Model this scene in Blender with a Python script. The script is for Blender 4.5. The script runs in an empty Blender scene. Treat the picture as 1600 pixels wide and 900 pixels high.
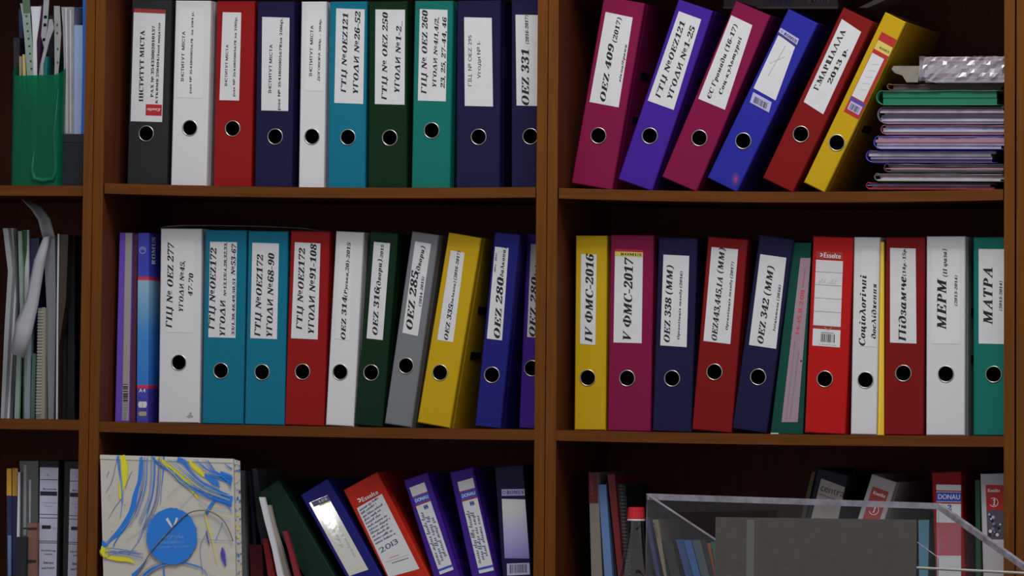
import bpy, bmesh, math, random
from mathutils import Vector, Matrix

# ------------------------------------------------------------------ camera, light, exposure
S = 0.001                                   # everything below is given in millimetres
C = bpy.context.scene.collection
F_PX, YAW, PITCH, ROLL = 9007.3, 0.2784, 0.0197, 0.0142
CAM = Vector((2591.35, -9277.0, -190.6))
cy, sy, cp, sp, cr, sr = math.cos(YAW), math.sin(YAW), math.cos(PITCH), math.sin(PITCH), math.cos(ROLL), math.sin(ROLL)
_f0 = Vector((-sy, cy, 0)); _r0 = Vector((cy, sy, 0)); _u0 = Vector((0, 0, 1))
FW = cp*_f0 + sp*_u0; _u2 = -sp*_f0 + cp*_u0
RT = cr*_r0 + sr*_u2; UP = -sr*_r0 + cr*_u2
cam_data = bpy.data.cameras.new('camera'); cam = bpy.data.objects.new('camera', cam_data); C.objects.link(cam)
cam_data.sensor_fit = 'HORIZONTAL'; cam_data.sensor_width = 36.0; cam_data.lens = F_PX/1600*36.0
cam_data.clip_start = 0.1; cam_data.clip_end = 100
cam.matrix_world = Matrix(((RT.x, UP.x, -FW.x, CAM.x*S), (RT.y, UP.y, -FW.y, CAM.y*S), (RT.z, UP.z, -FW.z, CAM.z*S), (0, 0, 0, 1)))
bpy.context.scene.camera = cam
sc = bpy.context.scene
sc.view_settings.view_transform = 'Standard'; sc.view_settings.look = 'None'
sc.view_settings.gamma = 1.0; sc.view_settings.use_curve_mapping = False
sc.view_settings.exposure = 0.0
world = bpy.data.worlds.new('room_light'); sc.world = world; world.use_nodes = True
world.node_tree.nodes['Background'].inputs[0].default_value = (0.86, 0.92, 1.0, 1)
world.node_tree.nodes['Background'].inputs[1].default_value = 0.40

def area(name, loc, target, sx, sy_, power, col=(1, 1, 1)):
    l = bpy.data.lights.new(name, 'AREA'); l.shape = 'RECTANGLE'; l.size = sx; l.size_y = sy_; l.energy = power; l.color = col
    o = bpy.data.objects.new(name, l); C.objects.link(o); o.location = loc
    d = Vector(target) - Vector(loc); o.rotation_euler = d.to_track_quat('-Z', 'Y').to_euler()
    return o
area('ceiling_lamp', (0.5, -1.5, 2.3), (0.3, 0.1, -0.05), 1.9, 1.3, 47, (1.0, 0.98, 0.95))

area('glare_strip', (0.5, -1.5, 2.28), (0.3, 0.1, -0.05), 1.2, 0.07, 12, (1.0, 0.98, 0.95))  # narrow strip added by the ceiling lamp for glare and glints
area('label_glare_light', (-1.324, -2.799, -0.435), (-0.407, 0.057, -0.391), 0.06, 0.05, 0.45, (1.0, 0.99, 0.97))  # unseen light added to put the glare on the blue file's label

# ------------------------------------------------------------------ helpers
def bp(px, py, Y=0.0):
    d = FW*F_PX + RT*(px-800) - UP*(py-450)
    t = (Y-CAM.y)/d.y
    p = CAM + d*t
    return Vector((p.x, p.z))               # (X, Z) on the plane at depth Y
def zc(ox, oy, s):                          # coordinates measured in an enlarged crop
    return lambda x, y: (ox + x/s, oy + y/s)

def lin(c):
    return tuple(((v/255)/12.92 if v/255 <= .04045 else ((v/255+.055)/1.055)**2.4) for v in c)
MATS = {}
KA = 0.47
def mat(name, col, rough=.5, metal=0.0, kind='plain', spec=.5, bump=0.0, var=0.0, clear=0.0, alpha=1.0):
    """col is sRGB as the photograph shows it on a lit upright face"""
    if name in MATS: return MATS[name]
    m = bpy.data.materials.new(name); m.use_nodes = True; nt = m.node_tree; b = nt.nodes['Principled BSDF']
    a = tuple(min(.9, v/KA) for v in lin(col))
    b.inputs['Base Color'].default_value = (*a, 1); b.inputs['Roughness'].default_value = rough
    b.inputs['Metallic'].default_value = metal; b.inputs['Specular IOR Level'].default_value = spec
    b.inputs['Coat Weight'].default_value = clear; b.inputs['Coat Roughness'].default_value = .06
    tc = nt.nodes.new('ShaderNodeTexCoord')
    if var > 0:
        n = nt.nodes.new('ShaderNodeTexNoise'); n.inputs['Scale'].default_value = 900 if kind == 'grain' else 55; n.inputs['Detail'].default_value = 4
        r = nt.nodes.new('ShaderNodeValToRGB')
        r.color_ramp.elements[0].position = .3; r.color_ramp.elements[1].position = .7
        r.color_ramp.elements[0].color = (*[v*(1-var) for v in a], 1); r.color_ramp.elements[1].color = (*[min(.95, v*(1+var)) for v in a], 1)
        nt.links.new(tc.outputs['Object'], n.inputs['Vector']); nt.links.new(n.outputs['Fac'], r.inputs['Fac']); nt.links.new(r.outputs['Color'], b.inputs['Base Color'])
    if bump > 0:
        n2 = nt.nodes.new('ShaderNodeTexNoise'); n2.inputs['Scale'].default_value = 600; n2.inputs['Detail'].default_value = 3
        bu = nt.nodes.new('ShaderNodeBump'); bu.inputs['Strength'].default_value = bump; bu.inputs['Distance'].default_value = .0004
        nt.links.new(tc.outputs['Object'], n2.inputs['Vector']); nt.links.new(n2.outputs['Fac'], bu.inputs['Height']); nt.links.new(bu.outputs['Normal'], b.inputs['Normal'])
    if alpha < 1:
        b.inputs['Alpha'].default_value = alpha
    MATS[name] = m; return m
def wood(name, c1, c2, axis):
    m = bpy.data.materials.new(name); m.use_nodes = True; nt = m.node_tree; b = nt.nodes['Principled BSDF']
    tc = nt.nodes.new('ShaderNodeTexCoord'); mp = nt.nodes.new('ShaderNodeMapping')
    sc_ = [130, 130, 130]; sc_[axis] = 4
    mp.inputs['Scale'].default_value = sc_
    n = nt.nodes.new('ShaderNodeTexNoise'); n.inputs['Scale'].default_value = 1.6; n.inputs['Detail'].default_value = 6; n.inputs['Distortion'].default_value = .4
    r = nt.nodes.new('ShaderNodeValToRGB'); r.color_ramp.elements[0].position = .3; r.color_ramp.elements[1].position = .72
    r.color_ramp.elements[0].color = (*[v/KA for v in lin(c1)], 1); r.color_ramp.elements[1].color = (*[v/KA for v in lin(c2)], 1)
    L = nt.links.new
    L(tc.outputs['Object'], mp.inputs['Vector']); L(mp.outputs['Vector'], n.inputs['Vector']); L(n.outputs['Fac'], r.inputs['Fac']); L(r.outputs['Color'], b.inputs['Base Color'])
    b.inputs['Roughness'].default_value = .55; b.inputs['Specular IOR Level'].default_value = .15
    return m
def gradient(name, stops, axis=2, z0=0.0, z1=1.0, rough=.35):
    """printed colour gradient fixed to the object; stops = [(pos, sRGB)] along local z in mm"""
    m = bpy.data.materials.new(name); m.use_nodes = True; nt = m.node_tree; b = nt.nodes['Principled BSDF']
    tc = nt.nodes.new('ShaderNodeTexCoord'); sx = nt.nodes.new('ShaderNodeSeparateXYZ'); mr = nt.nodes.new('ShaderNodeMapRange')
    mr.inputs['From Min'].default_value = z0*S; mr.inputs['From Max'].default_value = z1*S
    r = nt.nodes.new('ShaderNodeValToRGB')
    while len(r.color_ramp.elements) < len(stops): r.color_ramp.elements.new(.5)
    for e, (p, c) in zip(r.color_ramp.elements, stops): e.position = p; e.color = (*[min(.9, v/KA) for v in lin(c)], 1)
    L = nt.links.new
    L(tc.outputs['Object'], sx.inputs[0]); L(sx.outputs[axis], mr.inputs['Value']); L(mr.outputs['Result'], r.inputs['Fac']); L(r.outputs['Color'], b.inputs['Base Color'])
    b.inputs['Roughness'].default_value = rough
    return m
def clearmat(name, tint, opac, rough=.1, gloss=.12, col=None):
    """thin clear plastic: see-through, a little milky, with a glossy surface"""
    m = bpy.data.materials.new(name); m.use_nodes = True; nt = m.node_tree; nt.nodes.clear(); L = nt.links.new
    out = nt.nodes.new('ShaderNodeOutputMaterial'); tr = nt.nodes.new('ShaderNodeBsdfTransparent'); tr.inputs[0].default_value = (*tint, 1)
    di = nt.nodes.new('ShaderNodeBsdfDiffuse'); di.inputs[0].default_value = (*(col or (.6, .6, .62)), 1)
    gl = nt.nodes.new('ShaderNodeBsdfGlossy'); gl.inputs['Roughness'].default_value = rough; gl.inputs[0].default_value = (.9, .9, .9, 1)
    m1 = nt.nodes.new('ShaderNodeMixShader'); m1.inputs[0].default_value = opac
    lw = nt.nodes.new('ShaderNodeLayerWeight'); lw.inputs['Blend'].default_value = .5
    pw = nt.nodes.new('ShaderNodeMath'); pw.operation = 'POWER'; pw.inputs[1].default_value = 4.0
    fr = nt.nodes.new('ShaderNodeMath'); fr.operation = 'MULTIPLY_ADD'; fr.inputs[1].default_value = .8; fr.inputs[2].default_value = gloss*.25; fr.use_clamp = True
    L(lw.outputs['Facing'], pw.inputs[0]); L(pw.outputs[0], fr.inputs[0])
    m2 = nt.nodes.new('ShaderNodeMixShader')
    L(tr.outputs[0], m1.inputs[1]); L(di.outputs[0], m1.inputs[2]); L(m1.outputs[0], m2.inputs[1]); L(gl.outputs[0], m2.inputs[2]); L(fr.outputs[0], m2.inputs[0]); L(m2.outputs[0], out.inputs[0])
    return m

class MB:
    """collects faces (mm, local) and links them as ONE mesh object"""
    def __init__(self): self.v = []; self.f = []; self.m = []; self.mats = []
    def mi(self, m):
        if m not in self.mats: self.mats.append(m)
        return self.mats.index(m)
    def add(self, vs, fs, m):
        o = len(self.v); self.v += [tuple(p) for p in vs]; k = self.mi(m)
        for f in fs: self.f.append([i+o for i in f]); self.m.append(k)
    def box(self, x0, x1, y0, y1, z0, z1, m, c=0.0):
        if c <= 0:
            vs = [(x, y, z) for z in (z0, z1) for y in (y0, y1) for x in (x0, x1)]
            self.add(vs, [(0, 2, 3, 1), (4, 5, 7, 6), (0, 1, 5, 4), (2, 6, 7, 3), (0, 4, 6, 2), (1, 3, 7, 5)], m)
        else:       # chamfered along the vertical and front edges
            b = bmesh.new(); bmesh.ops.create_cube(b, size=1.0)
            for v in b.verts: v.co = Vector((x0+(v.co.x+.5)*(x1-x0), y0+(v.co.y+.5)*(y1-y0), z0+(v.co.z+.5)*(z1-z0)))
            bmesh.ops.bevel(b, geom=list(b.edges), offset=c, segments=2, affect='EDGES', profile=.5)
            b.verts.index_update()
            self.add([v.co[:] for v in b.verts], [[v.index for v in f.verts] for f in b.faces], m); b.free()
    def prism(self, prof, a0, a1, m, axis='z', closed=True):
        """profile of 2-D points swept along an axis: z -> (x,y), y -> (x,z), x -> (y,z)"""
        def P(p, a): return (p[0], p[1], a) if axis == 'z' else (p[0], a, p[1]) if axis == 'y' else (a, p[0], p[1])
        n = len(prof); vs = [P(p, a0) for p in prof] + [P(p, a1) for p in prof]
        fs = [(i, (i+1) % n, n+(i+1) % n, n+i) for i in range(n if closed else n-1)]
        if closed: fs += [tuple(range(n-1, -1, -1)), tuple(range(n, 2*n))]
        self.add(vs, fs, m)
    def quad(self, pts, y, m): self.add([(p[0], y, p[1]) for p in pts], [tuple(range(len(pts)))], m)
    def disc(self, cx, cz, r, y, m, n=24, rx=None, rot=0):
        rx = rx or r; c_, s_ = math.cos(rot), math.sin(rot)
        self.quad([(cx+c_*rx*math.cos(2*math.pi*i/n)-s_*r*math.sin(2*math.pi*i/n), cz+s_*rx*math.cos(2*math.pi*i/n)+c_*r*math.sin(2*math.pi*i/n)) for i in range(n)], y, m)
    def ring(self, cx, cz, r0, r1, y, m, n=28, a0=0, a1=2*math.pi):
        k = n if abs(a1-a0-2*math.pi) < 1e-6 else n+1
        vs = []
        for i in range(k):
            a = a0+(a1-a0)*i/n; vs += [(cx+r0*math.cos(a), y, cz+r0*math.sin(a)), (cx+r1*math.cos(a), y, cz+r1*math.sin(a))]
        self.add(vs, [((2*i) % (2*k), (2*i+1) % (2*k), (2*i+3) % (2*k), (2*i+2) % (2*k)) for i in range(n)], m)
    def stroke(self, pts, w, y, m, taper=False):
        """flat pen or brush stroke on the face at depth y; w = width or list of widths"""
        n = len(pts); L = []; R_ = []
        for i, p in enumerate(pts):
            a = pts[max(0, i-1)]; b = pts[min(n-1, i+1)]; dx, dz = b[0]-a[0], b[1]-a[1]; l = math.hypot(dx, dz) or 1
            ww = (w[i] if isinstance(w, (list, tuple)) else w)/2
            if taper: ww *= .35+.65*math.sin(math.pi*(i+.5)/n)
            L.append((p[0]-dz/l*ww, y, p[1]+dx/l*ww)); R_.append((p[0]+dz/l*ww, y, p[1]-dx/l*ww))
        self.add(L+R_, [(i, i+1, n+i+1, n+i) for i in range(n-1)], m)
    def tube(self, pts, r, m, seg=8, closed=False):
        pts = [Vector(p) for p in pts]; n = len(pts); vs = []; nrm = None
        for i in range(n):
            a = pts[(i-1) % n] if closed else pts[max(0, i-1)]; b = pts[(i+1) % n] if closed else pts[min(n-1, i+1)]
            t = (b-a).normalized()
            if nrm is None: nrm = t.orthogonal().normalized()
            nrm = (nrm - t*nrm.dot(t)).normalized(); bn = t.cross(nrm)
            rr = r[i] if isinstance(r, (list, tuple)) else r
            for k in range(seg):
                a_ = 2*math.pi*k/seg; vs.append(pts[i]+nrm*rr*math.cos(a_)+bn*rr*math.sin(a_))
        fs = [(i % n*seg+k, i % n*seg+(k+1) % seg, (i+1) % n*seg+(k+1) % seg, (i+1) % n*seg+k) for i in range(n if closed else n-1) for k in range(seg)]
        if not closed: fs += [tuple(range(seg-1, -1, -1)), tuple(range((n-1)*seg, n*seg))]
        self.add(vs, fs, m)
    def lathe(self, prof, m, seg=32, c=(0, 0)):
        n = len(prof); vs = [(c[0]+r*math.cos(2*math.pi*k/seg), c[1]+r*math.sin(2*math.pi*k/seg), z) for r, z in prof for k in range(seg)]
        fs = [(i*seg+k, i*seg+(k+1) % seg, (i+1)*seg+(k+1) % seg, (i+1)*seg+k) for i in range(n-1) for k in range(seg)]
        self.add(vs, fs, m)
    def build(self, name, parent=None, label=None, smooth=False, solid=0):
        me = bpy.data.meshes.new(name); me.from_pydata([(x*S, y*S, z*S) for x, y, z in self.v], [], self.f)
        for m in self.mats: me.materials.append(m)
        me.polygons.foreach_set('material_index', self.m)
        if smooth: me.polygons.foreach_set('use_smooth', [True]*len(me.polygons))
        me.update()
        o = bpy.data.objects.new(name, me); C.objects.link(o)
        if parent: o.parent = parent
        if label: o['label'] = label
        if solid:
            md = o.modifiers.new('thickness', 'SOLIDIFY'); md.thickness = solid*S; md.offset = 0
        return o

def thing(name, label, cat, X=0, Y=0, Z=0, tilt=0.0, group=None, yaw=0.0):
    o = bpy.data.objects.new(name, None); C.objects.link(o); o.empty_display_size = .02
    o.location = (X*S, Y*S, Z*S); o.rotation_euler = (0, tilt, yaw)
    o['label'] = label; o['category'] = cat
    if group: o['group'] = group
    return o

# ------------------------------------------------------------------ lettering
GL = {}
def glyph(ch):
    if ch in GL: return GL[ch]
    c = bpy.data.curves.new('t', 'FONT'); c.body = ch; c.size = 1; c.resolution_u = 3
    o = bpy.data.objects.new('t', c); C.objects.link(o)
    me = bpy.data.meshes.new_from_object(o.evaluated_get(bpy.context.evaluated_depsgraph_get()))
    vs = [(v.co.x, v.co.y) for v in me.vertices]; fs = [list(p.vertices) for p in me.polygons]
    bpy.data.objects.remove(o); bpy.data.curves.remove(c); bpy.data.meshes.remove(me)
    GL[ch] = (vs, fs); return GL[ch]
def M_(c):
    if 'A' <= c <= 'Z': return chr(0x1D468+ord(c)-65)
    if 'a' <= c <= 'z' : return chr(0x1D482+ord(c)-97)
    if c.isdigit(): return chr(0x1D7CE+int(c))
    return c
# Cyrillic italic letters put together from the mathematical bold italic serif: (source, op, scale)
SER = {'А': 'A', 'В': 'B', 'Е': 'E', 'І': 'I', 'К': 'K', 'М': 'M', 'Н': 'H', 'О': 'O', 'Р': 'P', 'С': 'C', 'Т': 'T', 'Х': 'X', 'У': 'Y',
       'а': 'a', 'с': 'c', 'е': 'e', 'о': 'o', 'р': 'p', 'у': 'y', 'х': 'x', 'и': 'u', 'п': 'n', 'т': 'm', 'і': 'i', 'г': 'r'}
GRK = {'Г': 0x1D71E, 'Д': 0x1D71F, 'Л': 0x1D726, 'П': 0x1D72B, 'Ф': 0x1D731, 'д': 0x1D74F, 'б': 0x1D739, 'к': 0x1D73F, 'л': 0x1D740, 'ф': 0x1D74B, 'є': 0x1D750}
def norm(vs):
    x0 = min(v[0] for v in vs); x1 = max(v[0] for v in vs); return x0, x1
def tf(g, fx): return ([fx(x, y) for x, y in g[0]], g[1])
def join(*gs):
    V = []; Fs = []
    for v, f in gs:
        o = len(V); V += v; Fs += [[i+o for i in q] for q in f]
    return V, Fs
def rect(x0, y0, x1, y1, sh=.2): return ([(x0+sh*y0, y0), (x1+sh*y0, y0), (x1+sh*y1, y1), (x0+sh*y1, y1)], [[0, 1, 2, 3]])
CH = {}
def serif(ch, upright=False):
    key = (ch, upright)
    if key in CH: return CH[key]
    SH = 0 if upright else .2
    H = .66
    def cap(c): return glyph(M_(c)) if not upright else glyph(chr(0x1D400+ord(c)-65) if 'A' <= c <= 'Z' else M_(c) if c.isdigit() else chr(0x1D41A+ord(c)-97) if 'a' <= c <= 'z' else c)
    def shr(g): return tf(g, lambda x, y: (x+SH*y, y))
    if ch.isdigit(): g = shr(cap(ch))
    elif ch in SER and not (upright and ch in 'ипт'): g = cap(SER[ch])
    elif ch in GRK and not upright: g = glyph(chr(GRK[ch]))
    elif upright and ch in 'ГДЛПФ': g = glyph(chr({'Г': 0x1D6AA, 'Д': 0x1D6AB, 'Л': 0x1D6B2, 'П': 0x1D6B7, 'Ф': 0x1D6BD}[ch]))
    elif ch.isascii() and ch.isalpha(): g = cap(ch)
    elif ch == '№':
        n = cap('N'); x0, x1 = norm(n[0]); o_ = cap('o'); a, b = norm(o_[0])
        w = (b-a)*.72
        g = join(n, tf(o_, lambda x, y: (x1-.02+(x-a)*.72, y*.72+.26)), rect(x1-.02, .12, x1+w-.02, .17, SH))
    elif ch == 'И' :
        n = cap('N'); x0, x1 = norm(n[0])
        g = tf(n, lambda x, y: (x0+x1-(x-SH*2*.0)+0 if False else (x1-(x-x0-SH*y))+SH*y, y))
    elif ch == 'Ц':
        p = cap('U'); 
        q = serif('П', upright); x0, x1 = norm(q[0]); yy = max(v[1] for v in q[0])
        g = join(tf(q, lambda x, y: ((x1-(x-SH*y)-.0)+x0-SH*0+SH*(yy-y)-0, yy-y)), rect(x1-.2, -.17, x1-.12, .04, SH), rect(x0+.1, 0, x1-.1, .055, SH))
    elif ch == 'Ш':
        q = serif('П', upright); yy = max(v[1] for v in q[0]); x0, x1 = norm(q[0]); mid = (x0+x1)/2-.12
        g = join(tf(q, lambda x, y: (x1-(x-SH*y)+x0+SH*(yy-y), yy-y)), rect(mid-.0, 0, mid+.055, yy, SH), rect(x0+.1, 0, x1-.1, .055, SH))
        g = tf(g, lambda x, y: (x*1.45, y))
    elif ch in 'вмнзьця': 
        if ch == 'ц':
            u = cap('u'); x0, x1 = norm(u[0]); g = join(u, rect(x1-.12, -.15, x1-.05, .06, SH))
        elif ch == 'я':
            r = cap('R'); x0, x1 = norm(r[0]); g = tf(r, lambda x, y: ((x1-(x-SH*y)+SH*y)*.68, y*.68))
        elif ch == 'ь':
            r = cap('b'); g = tf(r, lambda x, y: (x, y*.68))
        else:
            r = shr(cap('3')) if ch == 'з' else cap({'в': 'B', 'м': 'M', 'н': 'H'}[ch])
            g = tf(r, lambda x, y: (x*.7, y*.68))
    elif ch == 'ч':
        r = cap('u'); g = join(tf(r, lambda x, y: (x*.95, max(y, .18) if y < .2 else y)), rect(norm(r[0])[1]-.17, 0, norm(r[0])[1]-.05, .3, SH))
    elif ch == 'ж': g = join(cap('x'), rect(.2, 0, .27, .44, SH))
    elif ch == 'ї': g = cap('i')
    elif ch == 'ю':
        l = rect(0, 0, .1, .44, SH); o_ = cap('o'); g = join(l, rect(.08, .18, .22, .25, SH), tf(o_, lambda x, y: (x+.17, y)))
    elif ch == 'Є':
        e = cap('C'); g = join(e, rect(.15, .3, .45, .36, SH))
    elif ch == '-': g = rect(.02, .2, .3, .28, SH)
    elif ch == '–': g = rect(.0, .2, .45, .26, SH)
    elif ch == '_': g = rect(0, -.1, .5, -.05, SH)
    elif ch == '.': g = rect(0, 0, .11, .11, SH)
    elif ch == ',': g = join(rect(0, 0, .11, .11, SH), rect(.03, -.12, .09, .02, SH+.2))
    elif ch == '/': g = rect(0, -.05, .07, .72, .35)
    elif ch in '()':
        s = 1 if ch == '(' else -1; vs = []
        for i in range(9):
            a = math.pi*(.5+i/8); th = .03+.045*math.sin(math.pi*i/8)
            x = .22*math.cos(a)*s; y = .3+.45*math.sin(a); vs += [(x-th*s*.5+.15+SH*y, y), (x+th*s*.7+.15+SH*y, y)]
        g = (vs, [[2*i, 2*i+1, 2*i+3, 2*i+2] for i in range(8)])
    else: g = shr(glyph(ch))
    CH[key] = g; return g
def sans(ch):
    if ch == '–': return rect(0, .2, .45, .26, 0)
    return glyph(ch)
def layout(s, font):
    """returns verts (baseline at 0, cap height 1), faces, width"""
    V = []; Fs = []; x = 0.0
    get = sans if font[0] == 's' else (lambda c: serif(c, font[0] == 'U'))
    bold = 'b' in font[1:]
    cap = .66 if font[0] in 'SU' else .72
    for i, ch in enumerate(s):
        if ch == ' ': x += .26; continue
        vs, fs = get(ch)
        if not vs: x += .3; continue
        a, b = norm([(vx-(.2*vy if font[0] == 'S' else 0), vy) for vx, vy in vs])
        for kk, dx in enumerate((0, .022, .044) if bold else (0,)):
            o = len(V); V += [((vx-a+x+dx)/cap, vy/cap, kk) for vx, vy in vs]; Fs += [[k+o for k in f] for f in fs]
        x += (b-a) + (.10 if bold else .06)
    return V, Fs, (x-.06)/cap
def put_text(mb, s, P0, P1, cap, y, m, font='S'):
    """string from P0 to P1 on its baseline, cap height in mm, on the face at depth y"""
    V, Fs, w = layout(s, font)
    if not V: return
    d = Vector((P1[0]-P0[0], P1[1]-P0[1])); L = d.length; d /= L; n = Vector((-d.y, d.x)); kx = L/w
    mb.add([(P0[0]+d.x*vx*kx+n.x*vy*cap, y-.04*kk, P0[1]+d.y*vx*kx+n.y*vy*cap) for vx, vy, kk in V], Fs, m)
def scribble(mb, P0, P1, amp, y, m, rng, w=.5, n=None, gaps=.12):
    """a line of cursive handwriting from P0 to P1, broken into words"""
    d = Vector((P1[0]-P0[0], P1[1]-P0[1])); L = d.length; d /= L; nn = Vector((-d.y, d.x)); t = 0.0; k = 0
    step = amp*.62
    while t < L-step:
        word = rng.randint(3, 8); pts = []; t0 = t
        for i in range(word):
            if t > L-step*.5: break
            h = amp*rng.choice((.55, .6, .65, 1.15, .6)); lo = -amp*(.5 if rng.random() < .12 else 0)
            lean = rng.uniform(.15, .35)*amp
            for ph, (dx, dy) in enumerate(((0, .0), (.25, .8), (.42, 1.0), (.5, .75), (.42, .25), (.6, .0), (.85, .12))):
                q = Vector(P0)+d*(t+dx*step*rng.uniform(.9, 1.1)+lean*dy)+nn*((lo if ph == 4 else 0)+dy*h); pts.append((q.x, q.y))
            t += step*rng.uniform(.85, 1.2)
        if len(pts) > 2: mb.stroke(pts, w, y-.012*(k % 9), m); k += 1
        t += step*.9

# ------------------------------------------------------------------ materials
EDGE_V = wood('edge_band_upright', (82, 45, 7), (67, 36, 7), 2)
EDGE_H = wood('edge_band_shelf', (76, 41, 8), (62, 31, 7), 0)
LAM = wood('red_brown_laminate', (68, 33, 16), (56, 24, 12), 2)
LAMH = wood('red_brown_laminate_flat', (68, 33, 16), (56, 24, 12), 0)
def pp(n, c): return mat('board_'+n, c, rough=.42, bump=.25, var=.05, kind='grain', spec=.18)
COL = dict(black=pp('black', (30, 30, 30)), white=pp('white', (156, 156, 158)), red=pp('red', (104, 12, 13)), darkred=pp('dark_red', (90, 10, 11)), scarlet=pp('scarlet', (134, 14, 13)),
           orange=pp('orange_red', (138, 28, 16)), navy=pp('navy', (17, 15, 43)), teal_blue=pp('petrol_blue', (8, 80, 101)), darkgreen=pp('dark_green', (5, 29, 12)),
           teal=pp('teal', (10, 80, 73)), magenta=pp('magenta', (92, 10, 46)), purple=pp('purple', (46, 20, 100)), violet=pp('violet', (47, 20, 108)),
           blue=pp('blue', (27, 29, 112)), royal=pp('royal_blue', (20, 20, 84)), yellow=pp('yellow', (142, 114, 10)), grey=pp('grey', (84, 87, 90)), deepgreen=pp('bottle_green', (8, 30, 20)))
PAPER = mat('label_paper', (156, 156, 158), rough=.6, bump=.3, var=.03)
PAPER2 = mat('label_paper_faint', (160, 160, 162), rough=.55)
INK = mat('black_ink', (14, 14, 18), rough=.5)
INKGREY = mat('grey_ink', (100, 100, 108), rough=.6)
PEN = mat('blue_pen', (52, 56, 92), rough=.6)
PENCIL = mat('pencil', (118, 118, 122), rough=.6)
LABRED = mat('label_red', (130, 20, 22), rough=.45)
LABBLUE = mat('label_blue', (34, 52, 140), rough=.45)
LABNAVY = mat('label_navy', (32, 30, 84), rough=.45)
LILAC = mat('label_lilac', (132, 130, 158), rough=.5)
LABYEL = mat('label_yellow', (156, 142, 66), rough=.5)
WHITEINK = mat('white_ink', (172, 170, 176), rough=.5)
PINK = mat('pink_sticker', (136, 66, 76), rough=.6)
BROWNRED = mat('label_brown_red', (112, 30, 30), rough=.45)
REDINK = mat('red_ink', (150, 50, 62), rough=.6)
STEEL = mat('steel', (150, 148, 140), rough=.3, metal=1.0)
BLACK = mat('hole_darkness', (7, 7, 8), rough=.8, spec=.1)  # painted black for the shade inside holes and slots
PAGES = mat('paper_pages', (150, 148, 142), rough=.8, var=.08)
SHEET = mat('white_sheet', (158, 160, 165), rough=.55)
POCKET = clearmat('clear_pocket', (.97, .97, 1), .05, .12, .25)

# ------------------------------------------------------------------ structure of the room (behind and below the bookcases)
def ex(x0, x900): return lambda y: x0+(x900-x0)*y/900.0
E = dict(A1l=ex(134.6, 119.7), seamAB=ex(149.5, 135.0), B0r=ex(165.5, 150.8), B1l=ex(840.5, 833.3), seamBC=ex(857.0, 850.1), C0r=ex(872.8, 867.3),
         C1l=ex(1569.3, 1568.1), seamCD=ex(1586.4, 1585.4))
def exX(k, z):                               # X (mm) of an upright's edge on the front plane at height z
    a = bp(E[k](0), 0); b = bp(E[k](900), 900); t = (z-a.y)/(b.y-a.y); return a.x+(b.x-a.x)*t
ZB, ZT = -1440.0, 590.0
DEPTH = 350.0
def upright(name, parent, kl, kr, dl=0, dr=0):
    """side panel between two measured edges; kl/kr may be (key, offset)"""
    mb = MB(); pts = []
    for z in (ZB, ZT):
        xl = exX(kl, z)+dl; xr = exX(kr, z)+dr; pts.append((xl, xr, z))
    for (y0, y1, m) in ((0, 1.2, EDGE_V), (1.2, DEPTH, LAM)):
        vs = [(x, y, z) for xl, xr, z in pts for y in (y0, y1) for x in (xl, xr)]
        fs = [(0, 1, 5, 4), (1, 3, 7, 5), (3, 2, 6, 7), (2, 0, 4, 6), (0, 2, 3, 1), (4, 5, 7, 6)]
        mb.add(vs, fs, m)
    return mb.build('side_panel', parent)
SHELF = {}
def shelf(parent, key, XL, XR, zl, zr, sag=0.0, th=17.5, yf=0.8, name='shelf_board', gap=0.0):
    """board from wall to wall with a slight sag; XL, XR are functions of z"""
    xl = XL(zl)+gap; xr = XR(zr)-gap; n = 16; mb = MB()
    def top(X):
        t = (X-xl)/(xr-xl); return zl+(zr-zl)*t-sag*4*t*(1-t)
    if key: SHELF[key] = top
    xs = [xl+(xr-xl)*i/n for i in range(n+1)]
    for (y0, y1, m) in ((yf, yf+1.2, EDGE_H), (yf+1.2, DEPTH-4, LAMH)):
        vs = []
        for x in xs:
            z = top(x); vs += [(x, y0, z), (x, y1, z), (x, y1, z-th), (x, y0, z-th)]
        fs = [(4*i+a, 4*i+(a+1) % 4, 4*i+4+(a+1) % 4, 4*i+4+a) for i in range(n) for a in range(4)]+[(0, 1, 2, 3), (4*n+3, 4*n+2, 4*n+1, 4*n)]
        mb.add(vs, fs, m)
    return mb.build(name, parent)
def struct(mb, name):
    o = mb.build(name); o['kind'] = 'structure'; return o
WALLM = mat('painted_wall', (120, 116, 106), rough=.9, var=.04); FLOORM = wood('floor_laminate', (96, 72, 48), (76, 56, 38), 1)
mb = MB(); mb.box(-2600, 3600, DEPTH+12, DEPTH+112, ZB-70, 1300, WALLM); struct(mb, 'wall_back')
mb = MB(); mb.box(-2600, 3600, -9800, DEPTH+112, ZB-170, ZB-70, FLOORM); struct(mb, 'floor')
mb = MB(); mb.box(-2600, 3600, DEPTH, DEPTH+12, ZB-70, ZB+10, EDGE_H); struct(mb, 'baseboard_back')

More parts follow.
